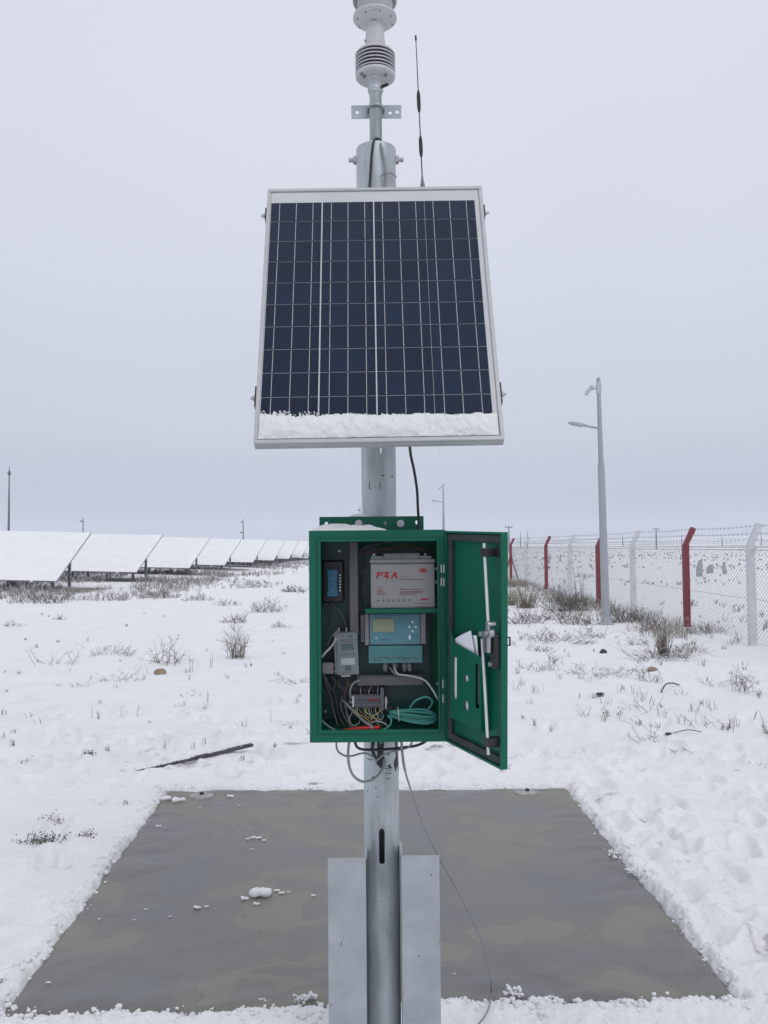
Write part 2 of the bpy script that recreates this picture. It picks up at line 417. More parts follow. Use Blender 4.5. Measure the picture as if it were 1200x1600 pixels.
# ------------------------------------------------------------------ noise
def _hash(ix, iy, seed):
    n = (ix.astype(np.int64) * 374761393 + iy.astype(np.int64) * 668265263 + seed * 974634777) & 0xffffffff
    n = ((n ^ (n >> 13)) * 1274126177) & 0xffffffff; n = n ^ (n >> 16)
    return (n & 0xffffff) / float(0xffffff)
def vnoise(x, y, seed=0):
    ix = np.floor(x); iy = np.floor(y); fx = x - ix; fy = y - iy
    fx = fx * fx * fx * (fx * (fx * 6 - 15) + 10); fy = fy * fy * fy * (fy * (fy * 6 - 15) + 10)
    a = _hash(ix, iy, seed); b = _hash(ix + 1, iy, seed); c = _hash(ix, iy + 1, seed); d = _hash(ix + 1, iy + 1, seed)
    return (a + (b - a) * fx) * (1 - fy) + (c + (d - c) * fx) * fy - .5
def fbm(x, y, seed=0, o=3):
    r = 0; a = 1.0
    for i in range(o):
        r = r + a * vnoise(x * 2**i * (1 + .07 * i) + 17.3 * i, y * 2**i * (1 - .05 * i) - 9.1 * i, seed + i); a *= .5
    return r
def sstep(x, a, b):
    t = np.clip((x - a) / (b - a), 0, 1); return t * t * (3 - 2 * t)

# ------------------------------------------------------------------ ground
PADZ = -.017
PAD = [G(-2, 1589, PADZ), G(1155, 1562, PADZ), G(885, 1231, PADZ), G(262, 1235, PADZ)]     # counter-clockwise
def pad_sd(x, y):                       # >0 outside, <0 inside
    d = None
    for i in range(4):
        a, b = PAD[i], PAD[(i + 1) % 4]; ex, ey = b.x - a.x, b.y - a.y; l = math.hypot(ex, ey)
        s = ((x - a.x) * ey - (y - a.y) * ex) / l
        d = s if d is None else np.maximum(d, s)
    return d
_rd = random.Random(11)
FOOT = []
def foot(px, py, n=1, sp=(18, 8)):
    for _ in range(n):
        g = G(px + _rd.uniform(-sp[0], sp[0]), py + _rd.uniform(-sp[1], sp[1]))
        if float(pad_sd(g.x, g.y)) < .2: continue
        FOOT.append((g.x, g.y, _rd.uniform(0, PI), _rd.uniform(.11, .16), _rd.uniform(.045, .065), _rd.uniform(.02, .05)))
for px, py in [(30,1190),(60,1205),(105,1195),(150,1190),(180,1180),(20,1230),(90,1225),(250,1155),(280,1190),(330,1150),(400,1160),(240,1190),(420,1190),(460,1195),(300,1215),(350,1205),(200,1220),(160,1160),(415,1175),(60,1160),(230,1188),(100,1155),
               (700,1190),(730,1180),(850,1130),(880,1180),(960,1190),(1000,1210),(1040,1220),(1090,1215),(1150,1190),(1180,1230),(1020,1180),(1060,1260),(1130,1280),(1170,1330),(1120,1370),(1060,1330),(1150,1420),(1020,1290),(930,1230),(980,1260),(1180,1480),(670,1205),(900,1215),
               (60,1350),(130,1330),(40,1420),(110,1390),(30,1480),(180,1290),(70,1290),(250,1010),(265,1110),(310,1120),(640,1050)]:
    foot(px, py, 2)
for _ in range(70): foot(_rd.uniform(0, 470), _rd.uniform(1085, 1235), 1, (1, 1)); foot(_rd.uniform(800, 1200), _rd.uniform(1120, 1330), 1, (1, 1))
RUT = [G(905, 1238), G(960, 1283), G(1015, 1335), G(1075, 1400), G(1120, 1470)]
ROW_D = [29.5 + 8.7 * k for k in range(10)]
def H(x, y, fine=True):
    x = np.asarray(x, float); y = np.asarray(y, float); r = np.hypot(x, y)
    h = .035 * fbm(x * .35, y * .35, 3, 2) * sstep(r, 4, 9)
    h = h + .03 * fbm(x * 1.3, y * 1.3, 5, 3) * (1 - .5 * sstep(r, 8, 20))
    h = h + .022 * fbm(x * 5.5, y * 5.5, 8, 3) * (1 - sstep(r, 14, 26))
    h = h + .35 * fbm(x * .035, y * .035, 21, 3) * sstep(r, 25, 90)
    h = h + .03 * np.clip(-x - 9, 0, 70) * sstep(y, 14, 28) * (1 - sstep(r, 150, 400))
    ridge = np.clip(fbm(x * .0011 + 3.1, y * .0011, 31, 4) + .42, 0, 2)
    h = h + (14 * ridge + 5 * np.clip(x / 800, -.6, 2)) * sstep(r, 650, 1900)
    if fine:
        d = pad_sd(x, y)
        near = np.exp(-np.abs(d) / .3)
        h = h + near * (.026 * fbm(x * 9, y * 9, 41, 3) + .010 * fbm(x * 30, y * 30, 45, 2))
        for fx, fy, a, l, w, dp in FOOT:
            k = np.nonzero((np.abs(x - fx) < .45) & (np.abs(y - fy) < .45))
            if len(k[0]):
                xx = x[k] - fx; yy = y[k] - fy; u = (xx * math.cos(a) + yy * math.sin(a)) / l; v = (-xx * math.sin(a) + yy * math.cos(a)) / w
                q = u * u + v * v; h[k] += -dp * np.exp(-q * q) + dp * .28 * np.exp(-(np.sqrt(q) - 1.5) ** 2 / .12)
        for i in range(len(RUT) - 1):
            a, b = RUT[i], RUT[i + 1]; k = np.nonzero((x > min(a.x, b.x) - .4) & (x < max(a.x, b.x) + .4) & (y > min(a.y, b.y) - .4) & (y < max(a.y, b.y) + .4))
            if len(k[0]):
                ex, ey = b.x - a.x, b.y - a.y; l2 = ex * ex + ey * ey
                t = np.clip(((x[k] - a.x) * ex + (y[k] - a.y) * ey) / l2, 0, 1); dd = np.hypot(x[k] - a.x - t * ex, y[k] - a.y - t * ey)
                h[k] = np.minimum(h[k], h[k] - .022 * np.exp(-(dd / .045) ** 2) + 0) + .01 * np.exp(-((dd - .1) / .05) ** 2)
        dn = d + .028 * fbm(x * 4.2, y * 4.2, 51, 3) + .026 * fbm(x * 16, y * 16, 55, 3) + .016 * fbm(x * 60, y * 60, 57, 2)
        h = h * (1 - sstep(-dn, -.08, .03)) + np.where(dn < .12, .012 * (1 - np.abs(np.clip(dn, -.1, .1)) / .1), 0) * (dn > -.02)
        h = h - .075 * sstep(-dn, -.035, .035)
    return h
def h1(x, y): return float(H(np.array([x]), np.array([y]))[0])
def on_ground(px, py):
    g = G(px, py)
    for _ in range(3): g = G(px, py, h1(g.x, g.y))
    return g

def over_snow(px, py, up=.006):
    g = on_ground(px, py); z = max([PADZ] + [h1(g.x + a * .035, g.y + b * .035) for a in (-1, 0, 1) for b in (-1, 0, 1)])
    return G(px, py, z + up)
def make_ground():
    rs = list(np.linspace(.4, 2.5, 46)) + list(np.arange(2.512, 6.5, .0115))
    while rs[-1] < 20: rs.append(rs[-1] * 1.010)
    while rs[-1] < 60: rs.append(rs[-1] * 1.028)
    while rs[-1] < 2600: rs.append(rs[-1] * 1.05)
    rs = np.array(rs)
    fr = np.radians(np.linspace(-31, 31, 940))
    rest = np.radians(np.linspace(31, 329, 150))[1:-1]
    th = np.concatenate([fr, rest]); nr, na = len(rs), len(th)
    Rr, T = np.meshgrid(rs, th, indexing='ij')
    x = (Rr * np.sin(T)).ravel(); y = (Rr * np.cos(T)).ravel()
    z = H(x, y)
    me = bpy.data.meshes.new('ground')
    nv = nr * na + 1
    co = np.empty((nv, 3)); co[:-1, 0] = x; co[:-1, 1] = y; co[:-1, 2] = z; co[-1] = (0, 0, h1(0, 0))
    i = np.arange(nr - 1)[:, None] * na; j = np.arange(na)[None, :]; j2 = (j + 1) % na
    quads = np.stack([i + j, i + na + j, i + na + j2, i + j2], -1).reshape(-1, 4)[:, ::-1]
    fan = np.stack([np.full(na, nv - 1), (np.arange(na) + 1) % na, np.arange(na)], -1)[:, ::-1]
    nq = len(quads)
    me.vertices.add(nv); me.vertices.foreach_set('co', co.ravel())
    me.loops.add(nq * 4 + na * 3); me.loops.foreach_set('vertex_index', np.concatenate([quads.ravel(), fan.ravel()]))
    me.polygons.add(nq + na)
    me.polygons.foreach_set('loop_start', np.concatenate([np.arange(nq) * 4, nq * 4 + np.arange(na) * 3]))
    me.update(calc_edges=True)
    me.polygons.foreach_set('use_smooth', np.ones(nq + na, bool))
    X, Y = co[:, 0], co[:, 1]; r = np.hypot(X, Y)
    bare = np.zeros(nv)
    for d in ROW_D:                                   # ground sheltered by the panel rows keeps bare soil
        k = sstep(Y, d - 2.2, d + .3) * (1 - sstep(Y, d + 2.8, d + 4.2)) * (1 - sstep(X, -11.2 + (d - 29.5) * .05, -9.2 + (d - 29.5) * .05))
        bare = np.maximum(bare, .68 * k)
    bare = np.maximum(bare, .42 * sstep(Y, 21, 26) * (1 - sstep(Y, 100, 160)) * (1 - sstep(X, -8.5, -6.5)))
    bare = np.maximum(bare, (.46 + .5 * fbm(X * .004, Y * .02, 61, 3)) * sstep(r, 260, 500) * (1 - sstep(r, 1500, 2300)))
    d = pad_sd(X, Y)
    bare = np.maximum(bare, np.where((d > .05) & (r < 7), .25 + .42 * fbm(X * 2.1, Y * 2.1, 71, 3), 0))
    bare = np.where(d < 0, 0, bare)
    at = me.attributes.new('bare', 'FLOAT', 'POINT'); at.data.foreach_set('value', bare.astype(np.float32))
    me.materials.append(SNOW_GROUND)
    o = bpy.data.objects.new('ground', me); COL.objects.link(o); o['kind'] = 'structure'
    o['label'] = 'flat snow covered ground running to low hills'
make_ground()

# ------------------------------------------------------------------ haze
hz = MB().box(-2750, 2750, -2750, 2750, -2.6, 75).build('haze', [], None, smooth=False)
hm = bpy.data.materials.new('winter_haze'); hm.use_nodes = True; t = hm.node_tree; t.nodes.clear()
ho = t.nodes.new('ShaderNodeOutputMaterial'); pv = t.nodes.new('ShaderNodeVolumePrincipled')
pv.inputs['Color'].default_value = (.86, .90, .97, 1); pv.inputs['Density'].default_value = .0006
t.links.new(pv.outputs[0], ho.inputs['Volume']); hz.data.materials.append(hm); hz['kind'] = 'stuff'; hz.display_type = 'WIRE'

# ------------------------------------------------------------------ grey sheet on the ground
PC = sum(PAD, Vector()) / 4
pad = thing('ground_sheet', 'square wet grey sheet laid on the snow behind the pole', 'ground sheet', (PC.x, PC.y, PADZ))
def pad_mesh():
    n = 130; mb = MB(); vs, fs = [], []
    uu, vv = np.meshgrid(np.linspace(-.03, 1.03, n), np.linspace(-.03, 1.03, n), indexing='ij')
    A, B, C_, D = PAD
    X = (A.x * (1 - uu) + B.x * uu) * (1 - vv) + (D.x * (1 - uu) + C_.x * uu) * vv
    Y = (A.y * (1 - uu) + B.y * uu) * (1 - vv) + (D.y * (1 - uu) + C_.y * uu) * vv
    edge = sstep(np.maximum(np.abs(uu - .5), np.abs(vv - .5)), .33, .5)
    Z = PADZ + .004 * fbm(X * 1.2, Y * 1.2, 81, 2) + (.003 + .022 * edge) * (np.abs(fbm(X * 2.2 + 2 * Y, Y * 5 - X * 2, 83, 3)) - .1) - .05 * sstep(np.maximum(np.abs(uu - .5), np.abs(vv - .5)), .487, .52)
    vs = np.stack([X, Y, Z], -1).reshape(-1, 3)
    for i in range(n - 1):
        for j in range(n - 1): fs.append((i * n + j, (i + 1) * n + j, (i + 1) * n + j + 1, i * n + j + 1))
    mb.add([tuple(v) for v in vs], fs)
    o = mb.build('membrane', SHEET, pad, ang=80)
pad_mesh()
for px, py in ((315, 1242), (824, 1237)):
    g = G(px, py, PADZ + .012)
    mb = MB()
    pr = [(.0, -.02), (.07, -.02), (.066, -.002), (.046, .004), (.018, .006)]
    vs = MB().lathe(pr, (0, 0, 0), 22)
    mb.add([(g.x + v.x * 1.15 + random.uniform(-.004, .004), g.y + v.y * .9 + random.uniform(-.004, .004), g.z + v.z) for v in vs.v], vs.f)
    e = mb.build('snowy_eyelet', pmat('slushy_snow_%d' % px, (.34, .345, .34), .5, var=.4, scale=22), pad)
    MB().cyl((g.x, g.y, g.z + .002), (g.x, g.y, g.z + .016), .014, seg=10).build('anchor_bolt', RUBBER, e)

# ------------------------------------------------------------------ steel pole
PX, PY = -.016, 2.70
def zat(py, Y=PY): return P(590, py, Y).z
pole = thing('steel_pole', 'thick galvanised steel pole carrying the solar panel and the green cabinet', 'pole', (PX, PY, 0))
PR = .0560
zs = zat(234)
def pole_tube():
    seg = 48; z0s, z1s = zat(1340), zat(1286); hw = .0092
    mb = MB()
    ang = [2 * PI * k / seg for k in range(seg)]
    zz = [-.3, z0s - .012, z0s, z1s, z1s + .012, 1.0, zs - .12]
    # slot: drop the faces whose angle lies within the slot at the front (-y)
    vs, fs = [], []
    front = -PI / 2; da = math.asin(hw / PR)
    angs = sorted([front - da, front + da, front] + [front + da + (2 * PI - 2 * da) * k / (seg - 1) for k in range(1, seg - 1)])
    n = len(angs)
    for z in zz:
        for a in angs: vs.append((PX + PR * math.cos(a), PY + PR * math.sin(a), z))
    for i in range(len(zz) - 1):
        for k in range(n):
            k2 = (k + 1) % n; mid = (angs[k] + (angs[k2] if k2 else angs[0] + 2 * PI)) / 2
            inslot = abs(mid - front) < da and i == 2
            if not inslot: fs.append((i * n + k, i * n + k2, (i + 1) * n + k2, (i + 1) * n + k))
    mb.add(vs, fs)
    return mb.build('tube', GALV, pole, ang=50)
pt = pole_tube()
sm = pt.modifiers.new('wall', 'SOLIDIFY'); sm.thickness = .004; sm.offset = -1
# dark hollow behind the slot: rounded ends closed by small lips
z0s, z1s = zat(1340), zat(1286)
for zc, sg in ((z0s, 1), (z1s, -1)):
    poly = [(-.0094, -sg * .002), (.0094, -sg * .002)]
    arc = [(.0094 * math.cos(a), sg * (.0094 - .0094 * math.sin(a))) for a in [PI * k / 8 for k in range(9)]]
    mb = MB(); pts2 = arc + [(-.0094, -sg * .001), (.0094, -sg * .001)]
    # lip made of two corner wedges either side of the half round
    for s2 in (-1, 1):
        w = [(s2 * .0096, 0 - sg * .0015)] + [(s2 * .0096 * math.sin(PI / 2 * k / 6), sg * .0096 * (1 - math.cos(PI / 2 * k / 6))) for k in range(7)]
        mb.prism([(PX + x, zc + z) for x, z in w], PY - PR + .0005, PY - PR + .005)
    mb.build('slot_lip', GALV, pole, smooth=False)
MB().lathe([(PR + .0095, zs - .16), (PR + .0095, zs - .002), (PR + .0075, zs), (.026, zs), (.0255, zs - .02), (PR + .0015, zs - .025)], (PX, PY, 0), 48).build('top_sleeve', GALV, pole)
mastr = .0205; zm_top = zat(140)
MB().lathe([(mastr, zs - .05), (mastr, zm_top)], (PX, PY, 0), 32).build('mast', GALV, pole)
zb = zat(250)
for s_ in (-1, 1):
    mb = MB(); a = PX + s_ * (PR + .0085)
    mb.cyl((a, PY, zb), (a + s_ * .010, PY, zb), .014, seg=6); mb.cyl((a + s_ * .010, PY, zb), (a + s_ * .026, PY, zb), .0075, seg=12)
    mb.build('clamp_bolt', STEEL, pole)
# scuffed dark paint patches below the cabinet: thin peeled coating flakes, each hugging the tube
BLOT = pmat('black_paint_smear', (.02, .022, .025), .55, var=.3, scale=50)
def smear(poly_px, Yr=.0008):
    mb = MB(); pts = []
    for px, py in poly_px:
        p = P(px, py, PY - PR); dx = max(-.98 * PR, min(.98 * PR, p.x - PX)); rr = PR + Yr
        a = math.asin(dx / PR); pts.append(Vector((PX + rr * math.sin(a), PY - rr * math.cos(a), p.z)))
    c = sum(pts, Vector()) / len(pts); d = Vector((c.x - PX, c.y - PY, 0)); c = Vector((PX, PY, c.z)) + d.normalized() * (PR + Yr)
    n = len(pts); inner = [c + (p - c) * .5 for p in pts]
    inner = [Vector((PX, PY, p.z)) + Vector((p.x - PX, p.y - PY, 0)).normalized() * (PR + Yr) for p in inner]
    mb.add(pts + inner + [c], [(i, (i + 1) % n, n + (i + 1) % n, n + i) for i in range(n)] + [(n + i, n + (i + 1) % n, 2 * n) for i in range(n)])
    mb.build('paint_smear', BLOT, pole)
smear([(589, 1158), (600, 1158), (599, 1180), (603, 1190), (600, 1199), (594, 1200), (588, 1193), (590, 1180)])
smear([(580, 1160), (586, 1160), (584, 1172), (590, 1186), (583, 1186), (579, 1172)])
smear([(617, 1160), (621, 1158), (621, 1180), (623.5, 1196), (623, 1210), (618, 1208), (615, 1194), (619, 1184), (618, 1176)])
smear([(607, 1197), (613, 1200), (610, 1203), (606, 1199)])
for k in range(16):
    x0, y0 = random.uniform(572, 612), random.uniform(1162, 1218); l = random.uniform(3, 11); w = random.uniform(.5, 1.1)
    smear([(x0, y0), (x0 + l, y0 + random.uniform(-2, 2)), (x0 + l * .9, y0 + w + random.uniform(0, 1.2)), (x0 + .4 * l, y0 + w * 1.4)])
for x0, y0, w, l in [(577, 752, 1, 12), (593, 752, 1, 12), (577, 763, 3.5, .8), (596, 742, 4, 1.5), (586, 1230, 3, 1.4), (588, 1245, 4, .8), (612, 742, 1.2, 4), (574, 1238, 1.2, 2), (596, 1408, 1.5, 1.3), (600, 1416, 1.2, 1.2), (611, 1428, 1.2, 1.2), (609, 1268, 1.2, 1.2)]:
    smear([(x0, y0), (x0 + w, y0), (x0 + w, y0 + l), (x0, y0 + l)])
# two angle irons flanking the foot of the pole
def wing(pxo, pxi, sgn, yt):
    Yf = 2.597; a, b = P(pxo, yt + 150, Yf), P(pxi, yt + 150, Yf); zt = P((pxo + pxi) / 2, yt, Yf).z
    mb = MB(); t_ = .005
    mb.box(a.x, b.x, Yf, Yf + t_, -.25, zt)
    xi = b.x; mb.box(min(xi, xi - sgn * -t_), max(xi, xi - sgn * -t_), Yf + t_, Yf + .13, -.25, zt + .0)
    o = mb.build('angle_iron', GALV_PLATE, pole, bevel=.0012)
    mb = MB(); mb.box(b.x - .004 if sgn < 0 else b.x - .004, b.x + .004, Yf + .02, Yf + .045, zt - .01, zt + .026)
    mb.build('weld_tab', GALV_PLATE, pole)
wing(513, 572.5, -1, 1341); wing(688, 628, 1, 1337)
STAIN = pmat('zinc_stain', (.20, .205, .21), .7, var=.3, scale=60)
for px, py, w_, h_ in ((533.5, 1474, 2.2, 9), (537, 1466, 1.6, 5), (655, 1494, 3.6, 3), (674, 1367, 2.4, 4), (669, 1362, 1.6, 2), (517, 1570, 1.4, 7), (630, 1552, 1.3, 7), (541, 1417, 1.3, 3.5), (654, 1416, 1.2, 1.5), (686, 1470, 1.2, 12), (524, 1512, 1.3, 1.6), (666, 1580, 1.4, 4)):
    c = P(px, py, 2.5968); k_ = 2.597 / FPX / 2
    MB().prism([(c.x - w_ * k_, c.z - h_ * k_ * .7), (c.x + w_ * k_ * .4, c.z - h_ * k_), (c.x + w_ * k_, c.z + h_ * k_ * .2), (c.x + w_ * k_ * .3, c.z + h_ * k_), (c.x - w_ * k_ * .8, c.z + h_ * k_ * .4)], 2.5966, 2.5972).build('stain_mark', STAIN, pole, smooth=False)

# ------------------------------------------------------------------ perforated bracket on the mast
zc = zat(174); Yb = PY - mastr - .006
br = thing('perforated_bracket', 'small flat steel bracket with three holes clamped across the mast', 'bracket', (PX, PY, zc))
a, b = P(549, 175, PY + mastr + .004), P(627, 175, PY + mastr + .004)
Yp = PY + mastr + .002; zr = P(588, 174.5, Yp).z
MB().plate(a.x, b.x, zr - .022, zr + .022, Yp, Yp + .004, [(P(558, 175, Yp).x, zr - .001, .0065, .0065), (P(609.5, 177, Yp).x, zr - .004, .0065, .0065), (P(620.5, 176, Yp).x, zr - .001, .0075, .0065)]).build('plate', GALV_PLATE, br)
ub = [(PX - .026, Yp + .02, zr), (PX - .026, PY, zr)] + [(PX - .026 * math.cos(q), PY - .026 * math.sin(q), zr) for q in [PI * k / 10 for k in range(11)]] + [(PX + .026, PY, zr), (PX + .026, Yp + .02, zr)]
MB().tube(ub, .004, 8).build('u_bolt', STEEL, br)
for s_ in (-1, 1): MB().cyl((PX + s_ * .026, Yp + .004, zr), (PX + s_ * .026, Yp + .012, zr), .008, seg=6).build('nut', STEEL, br)

# ------------------------------------------------------------------ weather sensor
ws = thing('weather_sensor', 'white compact weather sensor with louvred shield on top of the mast', 'weather sensor', (PX, PY, zat(140)))
zbot = zat(123) ; O = (PX, PY, 0)
MB().lathe([(.0225, zat(146)), (.0235, zat(144)), (.0235, zbot - .008), (.028, zbot - .004), (.028, zbot + .002)], O, 32).build('socket', SENSOR, ws)
MB().lathe([(.0255, zat(143)), (.0255, zat(143) + .012), (.0235, zat(143) + .0125)], O, 32).build('clamp_ring', GALV, ws)
MB().cyl((PX + .020, PY - .020, zat(141)), (PX + .042, PY - .030, zat(139)), .005, seg=8).build('clamp_screw', PLASTIC_BLK, ws)
MB().lathe([(.030, zbot - .001), (.061, zbot - .001), (.0655, zbot + .003), (.0655, zbot + .012), (.060, zbot + .015)], O, 40).build('base_plate', SENSOR, ws)
MB().lathe([(.052, zbot + .01), (.052, zbot + .078)], O, 32).build('inner_core', SENSOR_DK, ws)
for k in range(1, 6):
    z = zbot + .004 + k * .0118
    MB().lathe([(.050, z + .0075), (.0655, z), (.0662, z + .001), (.0662, z + .0035), (.0650, z + .0045), (.051, z + .0095)], O, 40).build('louvre', SENSOR, ws)
zt_ = zbot + .004 + 6 * .0118
MB().lathe([(.050, zt_ + .006), (.0655, zt_), (.0662, zt_ + .001), (.0660, zt_ + .004), (.061, zt_ + .010), (.050, zt_ + .017), (.038, zt_ + .021), (.0355, zt_ + .024)], O, 40).build('shield_cap', SENSOR, ws)
zn = zt_ + .021; zd = zat(29)
MB().lathe([(.0362, zn), (.0345, zn + .012), (.034, zn + .0125), (.034, zn + .0145), (.0345, zn + .015), (.0275, zd - .020), (.0275, zd - .018)], O, 36).build('neck', SENSOR, ws)
MB().lathe([(.026, zd - .021), (.040, zd - .017), (.066, zd - .008), (.0725, zd - .003), (.0730, zd), (.0725, zd + .004), (.062, zd + .006)], O, 48).build('lower_disc', SENSOR, ws)
MB().lathe([(.0585, zd + .004), (.060, zd + .006), (.060, zd + .064)], O, 40).build('sensing_drum', pmat('drum_grey', (.40, .405, .42), .5, var=.05), ws)
MB().lathe([(.0585, zd + .062), (.0725, zd + .054), (.0735, zd + .057), (.0735, zd + .066), (.066, zd + .074), (.03, zd + .082), (.012, zd + .085)], O, 48).build('upper_disc', SENSOR, ws)
for s_ in (-1, 1): MB().box(PX + s_ * .0605 - .002, PX + s_ * .0605 + .002, PY - .006, PY + .006, zd + .003, zd + .058).build('spacer_rod', MODEM_SIDE, ws)
for k in range(8):
    a = 2 * PI * (k + .35) / 8; r_ = .060; z = zd - .0115
    MB().cyl((PX + r_ * math.cos(a), PY + r_ * math.sin(a), z - .002), (PX + r_ * math.cos(a), PY + r_ * math.sin(a), z + .004), .0022, seg=8).build('screw', MODEM_SIDE, ws)
for zq, rq, w in ((zd - .0095, .058, .016),):
    for q in range(3): MB().box(PX - w / 2 + q * .006, PX - w / 2 + q * .006 + .004, PY - rq - .004, PY - rq, zq - .0006, zq + .0035).build('type_mark', MODEM_SIDE, ws)
for q in range(3): MB().box(PX - .011 + q * .006, PX - .011 + q * .006 + .0045, PY - .0272 - .001, PY - .0268, zd - .024, zd - .0205).build('type_mark', MODEM_SIDE, ws)
MB().cyl((PX - .030, PY - .012, zn + .026), (PX - .0345, PY - .014, zn + .026), .0035, seg=8).build('plug', MODEM_SIDE, ws)
for dx, dy in ((-.036, -.02), (.034, -.028), (-.045, -.035)):
    MB().cyl((PX + dx, PY + dy, zbot - .001), (PX + dx, PY + dy, zbot - .008), .005, seg=8).build('drain_plug', MODEM_SIDE, ws)

# ------------------------------------------------------------------ whip antenna
Ya = 2.69; tip, foot_ = P(649.5, 55, Ya), P(660, 287, Ya)
foot_ = P(660.8, 300, Ya)
an = thing('whip_antenna', 'thin black whip antenna with two coils rising behind the solar panel', 'antenna', foot_)
def along(py):
    t = (py - 300) / (55 - 300); return foot_.lerp(tip, t)
MB().tube([foot_, along(150), tip], [.0022, .0018, .0014], 8).build('rod', DARK_METAL, an)
for y0, y1 in ((142, 176), (213, 246)):
    A, B = along(y1), along(y0)
    MB().tube([A, A.lerp(B, .1), A.lerp(B, .25), A.lerp(B, .75), A.lerp(B, .9), B], [.003, .0048, .0062, .0062, .0048, .003], 12).build('loading_coil', RUBBER, an)
MB().tube([along(56), along(63)], .0032, 10).build('tip_cap', RUBBER, an)
MB().tube([along(300), along(290), along(284), along(276)], [.009, .008, .005, .003], 12).build('base_mount', MODEM_SIDE, an)

# ------------------------------------------------------------------ solar panel
PB = (P(397, 690, 2.228) + P(788, 688, 2.228)) / 2; PT = (P(417, 294, 2.584) + P(754, 291, 2.584)) / 2
Vd = (PT - PB); PL = Vd.length; Vd.normalize()
Ud = (P(788, 688, 2.228) - P(397, 690, 2.228)).normalized(); Ud = (Ud - Vd * Ud.dot(Vd)).normalized()
Nd = Ud.cross(Vd); Nd = Nd if Nd.y < 0 else -Nd
PMX = Matrix(((Ud.x, -Nd.x, Vd.x, PB.x), (Ud.y, -Nd.y, Vd.y, PB.y), (Ud.z, -Nd.z, Vd.z, PB.z), (0, 0, 0, 1)))   # local: x across, y into the panel, z up the slope
PW = .676 / 2
sp = thing('solar_panel', 'tilted solar panel with blue cells and aluminium frame on the pole', 'solar panel', PB)
T = .035; fw = .011
def pbox(*a): return MB(PMX).box(*a)
for x0, x1, z0, z1 in ((-PW, PW, 0, fw), (-PW, PW, PL - fw, PL), (-PW, -PW + fw, fw, PL - fw), (PW - fw, PW, fw, PL - fw)):
    mb = MB(PMX); mb.box(x0, x1, 0, T, z0, z1)
    if z1 == fw:
        mb.box(x0, x1, T * .42, T * .50, z0 - .0015, z0 + .001)
        mb.box(x0, x1, 0, T * .16, z0 - .0012, z0 + .001)
    mb.build('frame_rail', ALU, sp, bevel=.0015)
pbox(-PW + fw, PW - fw, .006, .010, fw, PL - fw).build('backsheet', BACKSHEET, sp)
cu = [-.327, -.165, -.0045, .1535, .314]
vl = [.8665] + [.7895 - .0803 * k for k in range(10)]
def cell_mesh(h):
    mb = MB(); w = .1572
    mb.box(-w / 2, w / 2, -.0003, .0004, -h / 2, h / 2)
    mb.cur = 1
    for k in (-1, 0, 1):
        x = k * w / 3.02
        mb.box(x - .0007, x + .0007, -.0006, -.0002, -h / 2 + .0022, h / 2 - .0022)
    o = mb.build('cell', [CELL, BUSBAR], None, smooth=False); return o
protos = {}
for i in range(10):
    top, bot = vl[i], vl[i + 1]; h = round(top - bot - .0017, 4)
    if h not in protos: protos[h] = cell_mesh(h).data; bpy.data.objects.remove([o for o in COL.objects if o.data == protos[h]][0])
    for j in range(4):
        o = bpy.data.objects.new('cell', protos[h]); COL.objects.link(o); o.parent = sp
        c = Vector(((cu[j] + cu[j + 1]) / 2 + (.0003 if j != 3 else -.0005), .0052, (top + bot) / 2))
        L_ = PMX @ c
        o.matrix_local = Matrix.Translation(L_ - PB) @ PMX.to_3x3().to_4x4()
for j in (1, 2):
    pbox(cu[j] - .0018, cu[j] + .0018, .0046, .0056, .07, .8665).build('cell_gap_tape', BACKSHEET, sp)
pbox(-PW + fw, PW - fw, .0022, .0034, fw, PL - fw).build('glass', GLASS, sp)
# carrier rails, arms and bolts behind and beside the panel
for s_ in (-1, 1):
    for zc_, nm in ((.09 * 1.95, 'lower'), (.80, 'upper')):
        zc2 = .155 if nm == 'lower' else .828; hh = .032 if nm == 'lower' else .022
        x = s_ * (PW + .0005)
        mb = MB(PMX); mb.box(x, x + s_ * .005, .008, .034, zc2 - hh, zc2 + hh); o = mb.build('side_clip', PLASTIC_BLK, sp)
        mb = MB(PMX); mb.cyl((x + s_ * .005, .020, zc2), (x + s_ * .012, .020, zc2), .008, seg=6); mb.cyl((x + s_ * .012, .020, zc2), (x + s_ * .018, .020, zc2), .004, seg=8)
        mb.build('bolt', STEEL, o)
for zc_ in (.155, .828): pbox(-PW - .002, PW + .002, T + .001, T + .026, zc_ - .02, zc_ + .02).build('cross_rail', GALV_PLATE, sp)
for s_ in (-1, 1):
    a = PMX @ Vector((s_ * .07, T + .026, .155)); z = a.z
    MB().box(PX + s_ * .062 - .003, PX + s_ * .062 + .003, a.y - .01, PY + .06, z - .02, z + .02).build('strut_arm', GALV_PLATE, sp)
